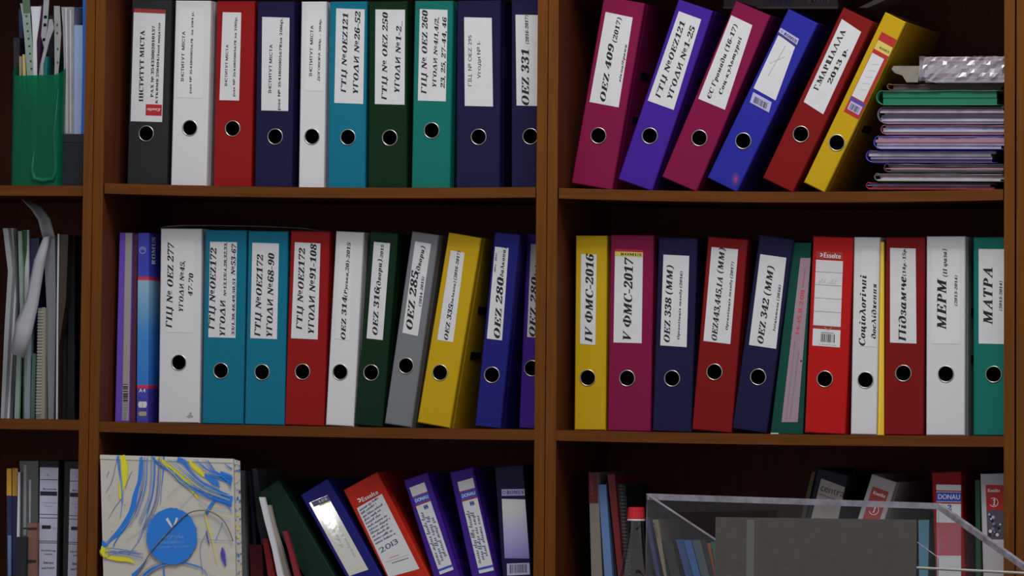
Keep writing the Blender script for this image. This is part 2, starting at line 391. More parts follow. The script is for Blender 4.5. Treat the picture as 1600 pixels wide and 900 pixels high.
def Zp(px, py): return bp(px, py).y
Z3 = -624.0
def case(label, kL, kR, innerL, innerR, outerL, outerR, rows, pre):
    t = thing('bookcase', label, 'bookcase', 0, 0, 0)
    upright('l', t, kL[0], kL[1], kL[2], kL[3]); upright('r', t, kR[0], kR[1], kR[2], kR[3])
    for i, (zl, zr, sag, gap) in enumerate(rows): shelf(t, pre+str(i+1), innerL, innerR, zl, zr, sag, gap=gap, yf=2.2 if gap > .5 else .8)
    for k, z in (('3', Z3), ('4', -1030.0)): shelf(t, pre+k, innerL, innerR, z, z, 0, gap=.3)
    mb = MB(); xl, xr = innerL(ZB)+.5, innerR(ZB)-.5
    mb.box(xl, xr, 30, 48, ZB-70, ZB, LAMH); mb.build('plinth', t)
    shelf(t, None, innerL, innerR, ZB+18, ZB+18, 0, name='bottom_board', gap=.3)
    shelf(t, None, innerL, innerR, ZT, ZT, 0, name='top_board', gap=.3)
    mb = MB(); mb.box(min(innerL(ZB), innerL(ZT))-8, max(innerR(ZB), innerR(ZT))+8, DEPTH, DEPTH+5, ZB, ZT, LAM); mb.build('back_panel', t)
    for k in (kL, kR):                        # feet carrying the side panels to the floor
        x = exX(k[0], ZB)+k[2]; x2 = exX(k[1], ZB)+k[3]; mb = MB(); mb.box(x, x2, 4, DEPTH, ZB-70, ZB, LAM); mb.build('foot', t)
    return t
G = .75                                      # half the gap between two bookcases
A_L = lambda z: exX('A1l', z)-470.0
# left bookcase (only its right end is in the picture)
case('dark brown bookcase at the left edge, holding a green translucent holder and loose sleeves', ('A1l', 'A1l', -488, -470), ('A1l', 'seamAB', 0, -G),
     A_L, lambda z: exX('A1l', z), None, None,
     [(Zp(0, 290)+1.2, Zp(130, 290.2), 0, .8), (Zp(0, 654), Zp(123, 656.2), 0, .3)], 'A')
case('brown bookcase in the middle, its top shelves carrying files marked with account and contract numbers', ('seamAB', 'B0r', G, 0), ('B1l', 'seamBC', 0, -G),
     lambda z: exX('B0r', z), lambda z: exX('B1l', z), None, None,
     [(Zp(161, 286.2), Zp(836, 292), 3.8, 2.0), (Zp(155, 658.7), Zp(834, 671.3), 1.6, .3)], 'B')
case('brown bookcase right of the middle, with a pile of plastic folders on its upper shelf', ('seamBC', 'C0r', G, 0), ('C1l', 'seamCD', 0, -G),
     lambda z: exX('C0r', z), lambda z: exX('C1l', z), None, None,
     [(Zp(873, 293.6), Zp(1567, 295.5), 5.2, 2.0), (Zp(868, 672), Zp(1567, 681.5), 1.8, .3)], 'C')
case('brown bookcase of which only the left upright shows at the right edge', ('seamCD', 'seamCD', 2.2, 19.5), ('seamCD', 'seamCD', 380, 398),
     lambda z: exX('seamCD', z)+19.5, lambda z: exX('seamCD', z)+380, None, None,
     [(Zp(1600, 296), Zp(1600, 296), 0, .5), (Zp(1600, 682), Zp(1600, 682), 0, .3)], 'D')

# ------------------------------------------------------------------ lever arch binder
YB = 58.0                                    # the spines stand this far behind the shelf edge
def frame(bl, br, tl, Y, H=None, z0=None):
    """local frame of an upright rectangle seen in the picture, on plane Y"""
    b = bp(*bl, Y); r = bp(*br, Y); t = bp(*tl, Y)
    up = (t-b); h = up.length; up /= h; rt = Vector((up.y, -up.x)); w = (r-b).dot(rt)
    return b, up, rt, w, (H or h), math.atan2(up.x, up.y)
REG = []
class Binder:
    def __init__(s, col, bl, br, tl, shelf, label, ring=None, width=None, H=None, Y=YB, depth=285, anchor='bottom', taper=5, group=None,
                 slots=True, name='lever_arch_binder', ring_xy=None, cat='binder', holes=True, hinge=True):
        b, up, rt, w, h, tilt = frame(bl, br, tl, Y, H); depth = min(depth, 344-Y)
        if width: w = width
        if anchor == 'top':                    # top corners given; foot hidden below the picture
            t = bp(*tl, Y)
            low_off = lambda h: (t - up*h).y if tilt < 0 else (t - up*h + rt*w).y
            h = H or 318.0
            k = (t.y - (SHELF[shelf](t.x) if not callable(shelf) else shelf(t.x)) - .3 - (0 if tilt < 0 else w*math.sin(tilt)))/up.y
            h = k; b = t-up*h; low = (b if tilt < 0 else b+rt*w)
        s.b = b; s.up = up; s.rt = rt; s.w = w; s.h = h; s.tilt = tilt; s.Y = Y
        dz = 0
        if shelf:
            dz = max(SHELF[shelf](q.x)+.3-q.y for q in (b, b+rt*w))
        REG.append((label[:30], b, rt*w, up*h, dz, Y))
        s.root = thing(name, label, cat, b.x, Y, b.y+dz, tilt, group)
        m = COL[col] if isinstance(col, str) else col
        # spine plate with the finger hole
        mb = MB(); ch = 1.6
        rr = 12.6
        if ring: cx, cz = s.loc(*ring)
        elif ring_xy: cx, cz = ring_xy
        else: cx, cz = w/2, h*.27
        s.c = (cx, cz)
        hasring = bool(ring or ring_xy)
        zs_ = cz+26 if hasring else 0
        if hasring:
            n = 32; angs = sorted([2*math.pi*i/n for i in range(n)]+[math.atan2(z-cz, x-cx) % (2*math.pi) for x, z in ((0, 0), (w, 0), (w, zs_), (0, zs_))])
            def edge(a):
                c_, s_ = math.cos(a), math.sin(a); k = 1e9
                if c_ > 1e-9: k = min(k, (w-cx)/c_)
                if c_ < -1e-9: k = min(k, -cx/c_)
                if s_ > 1e-9: k = min(k, (zs_-cz)/s_)
                if s_ < -1e-9: k = min(k, -cz/s_)
                return (cx+c_*k, cz+s_*k)
            def lay(y, sh): 
                o = []
                for a in angs:
                    x, z = edge(a); o.append((min(max(x, sh), w-sh), y, max(z, sh)))
                return o
            ins = lambda y: [(cx+rr*math.cos(a), y, cz+rr*math.sin(a)) for a in angs]
            K = len(angs); A = lay(0, ch); B_ = ins(0)
            mb.add(A+B_, [(i, (i+1) % K, K+(i+1) % K, K+i) for i in range(K)], m)
            A = lay(3, 0); B2 = ins(3); mb.add(A+B2, [(i, K+i, K+(i+1) % K, (i+1) % K) for i in range(K)], m)
            mb.add(B_+B2, [(i, (i+1) % K, K+(i+1) % K, K+i) for i in range(K)], m)
            # sides of the lower block
            mb.add([(0, ch, 0), (ch, 0, ch), (ch, 0, zs_), (0, ch, zs_), (0, 3, 0), (0, 3, zs_)], [(0, 1, 2, 3), (4, 0, 3, 5)], m)
            mb.add([(w, ch, 0), (w-ch, 0, ch), (w-ch, 0, zs_), (w, ch, zs_), (w, 3, 0), (w, 3, zs_)], [(0, 3, 2, 1), (4, 5, 3, 0)], m)
            mb.add([(0, ch, 0), (w, ch, 0), (w-ch, 0, ch), (ch, 0, ch), (0, 3, 0), (w, 3, 0)], [(0, 1, 2, 3), (4, 5, 1, 0)], m)
        # upper block
        def ringpts(z, zi): return [(0, 3, z), (0, ch, z), (ch, 0, zi), (w-ch, 0, zi), (w, ch, z), (w, 3, z)]
        zb = zs_; a = ringpts(zb, zb if hasring else ch); c2 = ringpts(h, h-ch)
        mb.add(a+c2, [(0, 1, 7, 6), (1, 2, 8, 7), (2, 3, 9, 8), (3, 4, 10, 9), (4, 5, 11, 10), (5, 0, 6, 11), (6, 7, 10, 11), (7, 8, 9, 10)], m)
        s.spine = mb.build('spine', s.root)
        # covers with a hinge groove, drawing together a little towards the back
        for side in (0, 1):
            tp = taper
            ys = [(3, 0), (15, 0), (17, 1), (21, 1), (23, 0), (depth*.5, tp*.45), (depth, tp)] if hinge else [(3, 0), (depth, tp)]
            prof = [((o if side == 0 else w-o), y) for y, o in ys]+[((o+2.4 if side == 0 else w-o-2.4), y) for y, o in reversed(ys)]
            mb = MB(); mb.prism(prof, 0, h, m)
            cv = mb.build('cover', s.root)
            if side == 1 and slots and w > 30:
                for zz in (h*.385, h*.625):
                    q = MB(); xs = w-tp*.18
                    q.box(xs-.6, xs+.9, 52, 112, zz-6, zz+6, BLACK); q.build('cover_slot_darkness', cv)
        if w > 14:
            mb = MB(); f = min(.9, .55+.1*(w > 50)); mb.box(3.2, max(5, w*f-3), 34, depth-14, 5, h-18, PAGES); mb.build('paper_stack', s.root)
        if hasring and holes:
            mb = MB(); K = 28; o1 = [(cx+rr*.995*math.cos(2*math.pi*i/K), 2.0, cz+rr*.995*math.sin(2*math.pi*i/K)) for i in range(K)]
            o2 = [(x, 28, z) for x, y, z in o1]; mb.add(o1+o2, [(i, K+i, K+(i+1) % K, (i+1) % K) for i in range(K)]+[tuple(range(K, 2*K))], BLACK)
            mb.build('finger_hole', s.root)
            mb = MB(); mb.tube([(cx+13.1*math.cos(2*math.pi*i/40), -.3, cz+13.1*math.sin(2*math.pi*i/40)) for i in range(40)], .95, STEEL, 8, True)
            mb.build('finger_ring', s.root, 'steel ring', smooth=True)
    def loc(s, px, py):
        d = bp(px, py, s.Y)-s.b; return (d.dot(s.rt), d.dot(s.up))
    def label(s, bl, br, tl, tr=None, m=PAPER, name='spine_label', y=-.35, lab=None):
        L = Label(s); L.name = name; L.lab = lab
        p = [s.loc(*bl), s.loc(*br), s.loc(*tr) if tr else None, s.loc(*tl)]
        if p[2] is None: p[2] = (p[1][0]+p[3][0]-p[0][0], p[1][1]+p[3][1]-p[0][1])
        mx = s.w-1.5
        p = [(min(max(q[0], .8), mx) , max(1.5, min(q[1], s.h-1))) for q in p]
        L.q = p; vs = [(a, y, b) for a, b in p]+[(a, -.02, b) for a, b in p]
        if m: L.mb.add(vs, [(0, 1, 2, 3), (0, 4, 5, 1), (1, 5, 6, 2), (2, 6, 7, 3), (3, 7, 4, 0)], m)
        L.y = y-.12
        return L
class Label:
    def __init__(s, B): s.B = B; s.mb = MB(); s.y = -.5
    def uv(s, u, v):
        a, b, c, d = s.q; return ((a[0]*(1-u)+b[0]*u)*(1-v)+(d[0]*(1-u)+c[0]*u)*v, (a[1]*(1-u)+b[1]*u)*(1-v)+(d[1]*(1-u)+c[1]*u)*v)
    def text(s, st, p0, p1, cap, m=None, font='Sb'):
        P0 = s.B.loc(*p0); P1 = s.B.loc(*p1)
        k = cap*1.045; put_text(s.mb, st, P0, P1, k, s.y-.1, m or INK, font); return s
    def tuv(s, st, u0, v0, u1, v1, cap, m=None, font='sb'):
        put_text(s.mb, st, s.uv(u0, v0), s.uv(u1, v1), cap, s.y-.1, m or INK, font); return s
    def rect(s, u0, v0, u1, v1, m, k=0):
        s.mb.quad([s.uv(u0, v0), s.uv(u1, v0), s.uv(u1, v1), s.uv(u0, v1)], s.y-.03*k, m); return s
    def bars(s, u0, v0, u1, v1, seed=1, m=None):
        r = random.Random(seed); u = u0
        while u < u1-.01:
            w = r.choice((.012, .02, .035)); s.rect(u, v0, min(u+w, u1), v1, m or INK, 2); u += w+r.choice((.012, .02, .03))
        return s
    def vbars(s, u0, v0, u1, v1, seed=1):
        r = random.Random(seed); v = v0
        while v < v1-.004:
            w = r.choice((.003, .006, .009)); s.rect(u0, v, u1, min(v+w, v1), INK, 2); v += w+r.choice((.004, .006))
        return s
    def hand(s, u0, v0, u1, v1, amp, m=None, seed=1, w=.5):
        scribble(s.mb, s.uv(u0, v0), s.uv(u1, v1), amp, s.y-.1, m or PEN, random.Random(seed), w); return s
    def done(s): return s.mb.build(s.name, s.B.root, s.lab)

# ------------------------------------------------------------------ thin books, sleeves, boxes: solids whose front outline is given row by row
REG2 = []
def slab(name, label, cat, rows, Y, depth, m, shelf=None, parts=(), group=None, body='cover', lift=0.0, chamfer=0, z0=None, yaw=0.0, hollow=False):
    """rows: (xL, xR, y) in pixels from top to bottom; foot brought down to the shelf"""
    R = [(bp(a, y, Y), bp(b, y, Y)) for a, b, y in rows]
    if shelf or z0 is not None:
        l, r = R[-1]; zf = lambda x: (SHELF[shelf](x) if shelf else z0)+.3+lift
        l2, r2 = (R[-2] if len(R) > 1 else R[-1])
        def down(p, q):                      # keep the slant, but end on the shelf
            z = zf(p.x)
            if abs(q.y-p.y) < 1e-3: return Vector((p.x, z))
            t = (z-p.y)/(p.y-q.y); return Vector((p.x+(p.x-q.x)*t, z))
        R[-1] = (down(l, l2), down(r, r2))
    ox, oz = R[-1][0]; REG2.append((label[:44], R, Y, depth))
    def mesh(R, y0, y1, m):
        mb = MB(); n = len(R)
        vs = []
        for l, r in R: vs += [(l.x-ox, y0, l.y-oz), (r.x-ox, y0, r.y-oz), (r.x-ox, y1, r.y-oz), (l.x-ox, y1, l.y-oz)]
        fs = [(0, 1, 2, 3), (4*n-1, 4*n-2, 4*n-3, 4*n-4)]
        for i in range(n-1):
            for a in range(4): fs.append((4*i+a, 4*i+4+a, 4*i+4+(a+1) % 4, 4*i+(a+1) % 4))
        mb.add(vs, fs, m); return mb
    if not parts:
        o = mesh(R, 0, depth, m).build(name); o.location = (ox*S, Y*S, oz*S); o['label'] = label; o['category'] = cat
        if group: o['group'] = group
        return o, (ox, oz)
    t = thing(name, label, cat, ox, Y, oz, 0, group)
    mesh(R, 0, depth, m).build(body, t)
    for p in parts:
        pn, prow, off, pm = p[:4]; pd = p[4] if len(p) > 4 else .35
        RR = [(bp(a, y, Y), bp(b, y, Y)) for a, b, y in prow]
        mesh(RR, off, off+pd, pm).build(pn, t, p[5] if len(p) > 5 else None)
    return t, (ox, oz)
def rows(f, *r): return [(f(a, y)[0], f(b, y)[0], f(a, y)[1]) for a, b, y in r]
def onto(t, ox, oz, Y, fn, name='lettering', off=-.5):
    """lettering or marks on the front of a slab; fn(mb, P) draws with P(px, py) -> local point"""
    mb = MB(); fn(mb, lambda px, py: ((bp(px, py, Y).x-ox), (bp(px, py, Y).y-oz)), off); return mb.build(name, t)

# ------------------------------------------------------------------ the files on the shelves
def crop(ox, oy, s):
    f = zc(ox, oy, s); f.s = s; return f
fA = crop(180, 0, 2.903); fB = crop(500, 0, 2.903); fC = crop(860, 0, 2.813); fC4 = crop(860, 0, 4); fD = crop(1200, 0, 2.8125); fD4 = crop(1200, 0, 4)
fE = crop(160, 330, 2.5); fF = crop(490, 330, 2.5); fG = crop(860, 330, 2.433); fH = crop(1200, 340, 2.5); fI = crop(1180, 340, 2.5)
fJ = crop(360, 680, 3.2); fK = crop(0, 680, 4.09); fM = crop(0, 0, 7.5); fO = crop(860, 680, 4.092); fP = crop(1200, 680, 4); fS = crop(0, 680, 4)
def file_(f, col, bl, br, tl, shelf, label, ring=None, lab=None, lines=(), paper=None, finish=None, **k):
    """one lever arch file; all points are in the crop f; lines: (text, x0, y0, x1, y1, cap, font)"""
    B = Binder(col, f(*bl), f(*br), f(*tl), shelf, label, ring=f(*ring) if ring else None, **k)
    if lab:
        L = B.label(*[f(*p) for p in lab], m=paper or PAPER)
        for ln in lines:
            L.text(ln[0], f(ln[1], ln[2]), f(ln[3], ln[4]), ln[5]/f.s, font=ln[6] if len(ln) > 6 else 'Sb', m=ln[7] if len(ln) > 7 else None)
        if finish: finish(L, B)
        L.done()
    return B
GA = 'lever arch files on the top shelf of the middle bookcase'; GB_ = 'lever arch files on the lower shelf of the middle bookcase'
GC = 'leaning files on the top shelf of the right bookcase'; GD = 'lever arch files on the lower shelf of the right bookcase'
GE = 'leaning files at the bottom of the middle bookcase'; GF = 'files at the bottom of the right bookcase'

# top shelf, middle bookcase
def fin_black(L, B):
    L.rect(0, .965, 1, 1, BROWNRED, 1); L.rect(.47, .055, .98, .155, LABRED, 1)
    put_text(L.mb, 'Esselte', L.uv(.94, .12), L.uv(.52, .12), 4.6, L.y-.2, WHITEINK, 'S')
file_(fA, 'black', (53, 833), (232, 836), (76, 0), 'B1', 'black file at the left end of its shelf, red tab on its label', (141, 601), ((70, 545), (213, 549), (85, 33), (228, 40)),
      [('ІНСТИТУТ МІСТА', 127, 457, 134, 133, 21, 'Ub'), ('РАХ № 35433002010137', 173, 437, 181, 112, 13, 'Ub'), ('КТКВМВ 250404/Інші видатки', 193, 465, 206, 100, 11, 'Ub')], finish=fin_black, H=318, group=GA)
file_(fA, 'white', (252, 838), (412, 842), (274, 0), 'B1', 'white file with an account number label for 2014, beside the black file', (339, 575), ((280, 437), (395, 441), (290, 30), (400, 30)),
      [('ІНСТИТУТ  МІСТА', 311, 365, 318, 137, 14, 'sb'), ('рах № 35438001056711  за 2014 р.', 346, 418, 357, 48, 11, 'sb')], paper=PAPER2, H=318, group=GA)
file_(fA, 'red', (445, 845), (615, 849), (462, 0), 'B1', 'red file with an account number label for 2015', (533, 581), ((473, 452), (562, 454), (488, 53), (572, 55)),
      [('ІНСТИТУТ МІСТА', 508, 389, 514, 200, 12, 'sb'), ('рах № 35438001056711 за 2015р.', 543, 435, 553, 72, 11, 'sb')], H=318, group=GA)
file_(fA, 'navy', (633, 846), (800, 850), (645, 0), 'B1', 'dark blue file with an account number label for 2016', (726, 615), ((663, 496), (785, 499), (667, 72), (791, 76)),
      [('ІНСТИТУТ МІСТА', 708, 419, 714, 197, 14, 'sb'), ('рах № 35438001056711за 2016р.', 748, 494, 760, 78, 13, 'sb')], H=318, group=GA)
file_(fA, 'white', (832, 850), (945, 852), (845, 0), 'B1', 'narrow white file with a contracts label for 2013 to 2014', (893, 616), ((860, 408), (940, 410), (868, 20), (948, 20)),
      [('ІНСТИТУТ  МІСТА', 893, 344, 900, 112, 14, 'sb'), ('ДОГОВОРА 2013р. – 2014р.', 928, 364, 936, 82, 11, 'sb')], paper=PAPER2, H=318, group=GA)
file_(fB, 'teal_blue', (35, 850), (203, 852), (45, 10), 'B1', 'petrol blue file labelled OEZ121 contracts 26-52', (127, 618), ((65, 462), (196, 467), (74, 33), (203, 38)),
      [('ГТЦ №OEZ121', 118, 417, 128, 57, 24), ('УГОДИ №26-52', 172, 427, 184, 50, 24)], H=318, group=GA)
file_(fB, 'darkgreen', (218, 850), (392, 852), (222, 10), 'B1', 'dark green file labelled OEZ 250 on the top shelf', (317, 619), ((249, 466), (384, 469), (252, 37), (386, 38)),
      [('ГТЦ № OEZ 250', 303, 449, 308, 53, 24), ('УГОДИ №1-2_', 360, 420, 371, 88, 24)], H=318, group=GA)
file_(fB, 'teal', (415, 850), (588, 852), (430, 10), 'B1', 'teal green file labelled OEZ 260 on the top shelf', (507, 587), ((444, 451), (571, 455), (453, 36), (579, 40)),
      [('ГІЦ № OEZ 260', 483, 422, 489, 45, 25), ('УГОДИ №4/1,4/2,', 527, 395, 539, 75, 18), ('23, 25, 27-44, 46', 566, 396, 575, 76, 19)], H=318, group=GA)
file_(fB, 'navy', (617, 850), (815, 852), (622, 10), 'B1', 'wide dark blue file labelled OEZ 295 on the top shelf', (720, 615), ((657, 474), (785, 477), (654, 72), (779, 75)),
      [('ГІЦ  № OEZ 295', 688, 384, 688, 153, 17, 's'), ('Угоди № 1-', 730, 350, 728, 180, 17, 's')], H=318, group=GA)
file_(fB, 'navy', (868, 850), (1022, 852), (868, 10), 'B1', 'dark blue file labelled OEZ 331 half hidden behind the upright', (955, 614), ((892, 474), (1020, 477), (887, 62), (1015, 64)),
      [('OEZ 331', 948, 476, 948, 220, 34), ('(2016-2017)', 947, 196, 944, 66, 14)], H=318, group=GA)

# lower shelf, middle bookcase
def fin_s(L, B): pass
file_(fE, 'white', (219, 826), (378, 829), (228, 68), 'B2', 'white file labelled OEZ 277 with a smudge near its foot', (299, 591), ((247, 472), (355, 475), (249, 112), (358, 112)),
      [('ГІЦ № OEZ 277', 272, 457, 280, 127, 25), ('УГОДИ №45,', 315, 396, 322, 195, 18), ('47-70', 352, 333, 356, 245, 18)], paper=PAPER2, group=GB_, finish=lambda L, B: [L.mb.disc(B.loc(*fE(342+dx, 797+dy))[0], B.loc(*fE(342+dx, 797+dy))[1], rr_, -.15-.03*k_, mat('smudge_grey', (118, 116, 118), .7), n=9, rx=rr_*1.5) for k_, (dx, dy, rr_) in enumerate(((0, 0, 2.2), (-8, 5, 1.6), (7, 5, 2), (2, -8, 1.5), (-3, 8, 1.4)))])
file_(fE, 'teal_blue', (389, 829), (549, 832), (403, 72), 'B2', 'petrol blue file labelled with a long list of numbers ending 53-67', (463, 622), ((414, 491), (520, 494), (421, 118), (526, 120)),
      [('ГТЦ №OEZ172', 438, 462, 446, 145, 24), ('УГОДИ', 479, 491, 481, 348, 22), ('№13,13/А,28,32,33,', 484, 332, 487, 122, 11), ('33/1,38,48,49,50,51', 516, 484, 520, 262, 11), ('№53-67', 519, 250, 523, 130, 18)], group=GB_)
file_(fE, 'teal_blue', (555, 832), (710, 835), (570, 75), 'B2', 'petrol blue file labelled OEZ172 contracts 68-90', (624, 627), ((578, 494), (682, 498), (586, 121), (690, 124)),
      [('ГТЦ №OEZ172', 617, 488, 628, 170, 24), ('УГОДИ №68-90', 663, 494, 672, 165, 24)], group=GB_)
file_(fE, 'red', (712, 836), (864, 839), (736, 77), 'B2', 'bright red file labelled OEZ172 contracts 91-108', (782, 628), ((737, 497), (841, 502), (752, 122), (852, 127)),
      [('ГТЦ №OEZ172', 780, 465, 792, 148, 24), ('УГОДИ №91-108', 826, 485, 837, 132, 24)], group=GB_)
file_(fF, 'white', (47, 836), (155, 840), (88, 78), 'B2', 'slim white file labelled OEZ 314', (104, 628), ((83, 498), (140, 505), (103, 120), (155, 124)),
      [('OEZ 314', 124, 504, 131, 337, 19), ('(Руська,20)-2015', 130, 336, 145, 125, 13)], paper=PAPER2, group=GB_)
file_(fF, 'darkgreen', (160, 836), (268, 842), (223, 79), 'B2', 'dark green file labelled OEZ 316', (225, 632), ((207, 498), (270, 505), (236, 121), (299, 127)),
      [('OEZ 316', 249, 488, 259, 304, 21), ('(двори)', 261, 306, 268, 192, 17), ('-2015', 270, 192, 275, 135, 11)], group=GB_)
file_(fF, 'grey', (277, 829), (381, 845), (385, 78), 'B2', 'grey file labelled OEZ 285', (361, 603), ((347, 474), (407, 487), (397, 117), (459, 127)),
      [('OEZ 285', 385, 466, 410, 238, 27), ('(двори)', 412, 245, 436, 140, 17), ('(2014-2015)', 420, 372, 433, 257, 10)], group=GB_, taper=0)
file_(fF, 'yellow', (405, 828), (532, 846), (528, 86), 'B2', 'yellow file labelled OEZ 335 leaning to the right', (494, 633), ((483, 505), (545, 515), (536, 155), (590, 165)),
      [('OEZ 335', 524, 508, 545, 370, 17), ('(балкони) (2016-2017)', 544, 372, 573, 160, 11)], group=GB_, taper=0)
file_(fF, 'royal', (630, 838), (731, 844), (708, 80), 'B2', 'blue file labelled OEZ 280 right of the yellow one', (697, 638), ((677, 496), (736, 503), (709, 137), (762, 143)),
      [('OEZ 280', 727, 499, 743, 262, 25), ('(балкони)', 740, 266, 752, 140, 15), ('2011 - 2012', 711, 238, 717, 163, 6)], group=GB_)
file_(fF, 'purple', (802, 842), (893, 845), (834, 80), 'B2', 'purple file labelled OEZ 280 cut off by the upright', (853, 608), ((834, 485), (893, 490), (849, 122), (908, 127)),
      [('OEZ 280', 865, 488, 876, 256, 25), ('(балкони)', 874, 262, 884, 128, 15)], group=GB_, Y=98, depth=240)

# top shelf, right bookcase (leaning to the right)
file_(fC, 'magenta', (92, 803), (272, 828), (232, 0), 'C1', 'magenta file labelled OEZ 409 leaning against its neighbour', (211, 594), ((172, 446), (300, 470), (243, 50), (362, 75)),
      [('OEZ 409', 240, 449, 281, 198, 26), ('(2017)', 289, 187, 313, 80, 19), ('вікна/брами', 309, 360, 337, 195, 11)], H=318, group=GC, taper=0)
file_(fC, 'violet', (297, 783), (447, 835), (562, -3), 'C1', 'purple file labelled OEZ121 contracts 1-25', (437, 592), ((428, 437), (542, 478), (565, 44), (663, 80)),
      [('ГТЦ №OEZ121', 482, 428, 593, 95, 24), ('УГОДИ №1-25', 532, 437, 637, 118, 24)], H=318, group=GC, taper=0)
file_(fC, 'magenta', (490, 782), (645, 840), (815, 8), 'C1', 'magenta file labelled with years 16-17 and a culture programme', (655, 611), ((650, 438), (767, 487), (795, 71), (888, 115)),
      [('ЄС Громади (16-17)', 703, 441, 823, 118, 19), ('Соц-культурні', 753, 423, 842, 172, 17)], group=GC, taper=0)
def fin_romus(L, B): pass
b = file_(fC, 'blue', (690, 772), (817, 842), (1046, 30), 'C1', 'blue file with an empty white label and a barcode, leaning right', (848, 610), group=GC, taper=0)
L = b.label(fC(893, 378), fC(990, 432), fC(1002, 145), fC(1078, 190)); L.hand(.2, .5, .75, .75, 2, PENCIL, 3, .3); L.hand(.35, .3, .55, .9, 1.5, PENCIL, 4, .3); L.done()
L = b.label(fD4(60, 197), fD4(176, 283), fD4(80, 160), fD4(194, 230), m=LILAC, name='maker_label'); L.rect(0, -.02, 1, .3, LABNAVY, 1); L.tuv('ROMUS', .25, .42, .92, .42, 4.6, LABNAVY, 'Ub'); L.ring = None
q = L.uv(.13, .65); L.mb.ring(q[0], q[1], 1.2, 1.7, L.y-.1, LABNAVY); L.done()
L = b.label(fC(877, 440), fC(961, 485), fC(892, 395), fC(973, 440), m=LILAC, name='barcode_label'); L.bars(.15, .15, .85, .72, 5); L.done()
L = b.label(fC(781, 790), fC(828, 806), fC(801, 745), fC(846, 768), m=None, name='pink_spot')
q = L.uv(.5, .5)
for i in range(7):  # graded discs, pinkest at the centre, fading into the blue
    f_ = i/6; cc = tuple(int(a+(b_-a)*f_**1.3) for a, b_ in zip((32, 26, 100), (116, 34, 96))); L.mb.disc(q[0]+.05*i, q[1], 12.5*(1-f_*.8), -.1-.05*i, mat('pink_spot_%d' % i, cc, .5), rx=7.5*(1-f_*.8), rot=.35)
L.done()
file_(fD, 'darkred', (-23, 770), (105, 845), (331, 20), 'C1', 'red file with a large label dated 2013, leaning right', (145, 577), ((157, 435), (243, 490), (325, 71), (410, 128)),
      [('Г.МАРШАЛЛА', 220, 386, 343, 124, 23, 'Ub'), ('2013 р.', 277, 358, 352, 205, 19, 'Ub')], group=GC, taper=0)
b = file_(fD, 'yellow', (157, 795), (247, 844), (515, 46), 'C1', 'yellow file with a red and white label, rightmost of the leaning row', (303, 620), group=GC, taper=0)
L = b.label(fD(333, 482), fD(398, 518), fD(500, 132), fD(566, 168), m=LABRED)
L.rect(.02, .79, 1, .9, LABYEL, 1); L.tuv('ROMUS', .28, .82, .92, .82, 3.6, INK, 'Ub'); L.rect(.03, .2, .82, .74, PAPER, 1); L.rect(.0, .155, .97, .185, LABBLUE, 2)
for v in (.3, .38, .46, .54, .62): L.hand(.3, v, .7, v+.035, .8, PENCIL, int(v*100), .25)
L.rect(.12, .045, .9, .145, LILAC, 2); L.bars(.2, .055, .8, .125, 8); L.done()

# lower shelf, right bookcase
file_(fG, 'yellow', (91, 831), (209, 833), (97, 92), 'C2', 'yellow file labelled with the year 2016, leftmost on its shelf', (142, 632), ((113, 503), (171, 508), (117, 162), (176, 163)),
      [('IV ФМС-2016', 159, 500, 165, 165, 29)], group=GD)
def fin_mag(L, B): L.rect(0, .975, 1, 1.0, LABRED, 2); L.rect(0, .925, 1, .975, LABYEL, 2); L.tuv('ROMUS', .2, .935, .95, .935, 4.2, INK, 'Ub')
file_(fG, 'magenta', (217, 833), (380, 838), (230, 88), 'C2', 'magenta file labelled with the year 2017', (292, 633), ((240, 497), (347, 500), (246, 142), (352, 146)),
      [('V ФМС-2017', 306, 494, 315, 180, 32)], group=GD, finish=fin_mag)
file_(fG, 'navy', (388, 834), (535, 838), (412, 97), 'C2', 'dark blue file labelled OEZ 338', (463, 634), ((418, 508), (518, 515), (430, 163), (528, 168)),
      [('OEZ 338 (MM)', 453, 499, 466, 207, 23), ('Організація заходу (2016)', 490, 487, 503, 228, 9)], group=GD)
file_(fG, 'darkred', (538, 824), (688, 843), (600, 90), 'C2', 'red file labelled OEZ443,445 raised slightly askew', (624, 605), ((582, 487), (684, 499), (613, 130), (714, 139)),
      [('OEZ443,445,IA', 632, 488, 656, 245, 21), ('(MM)', 655, 232, 664, 137, 21), ('Організація заходу (2017)', 674, 447, 698, 188, 9)], group=GD)
file_(fG, 'navy', (691, 829), (822, 845), (795, 92), 'C2', 'dark blue file labelled OEZ 342 leaning slightly right', (790, 633), ((755, 511), (858, 526), (798, 166), (897, 180)),
      [('OEZ 342 (MM)', 808, 510, 850, 216, 24), ('Ініціативи (2016)', 854, 460, 877, 285, 9)], group=GD)
TEALF = COL['teal']
SEA = mat('sea_green_board', (5, 50, 42), .6, spec=.2)
t, o = slab('box_file', 'teal green box file with a narrow pink label dated 14-15.11.2011', 'file', rows(fI, (150, 219, 98), (60, 186, 849)), YB+6, 230, SEA, 'C2', lift=.5,
     parts=[('pink_label', rows(fI, (177, 217, 158), (103, 166, 799)), -.5, mat('pink_grey_label', (116, 96, 106), .6)), ('pale_foot', rows(fI, (61, 90, 841), (60, 92, 845)), -.6, PAPER2)])
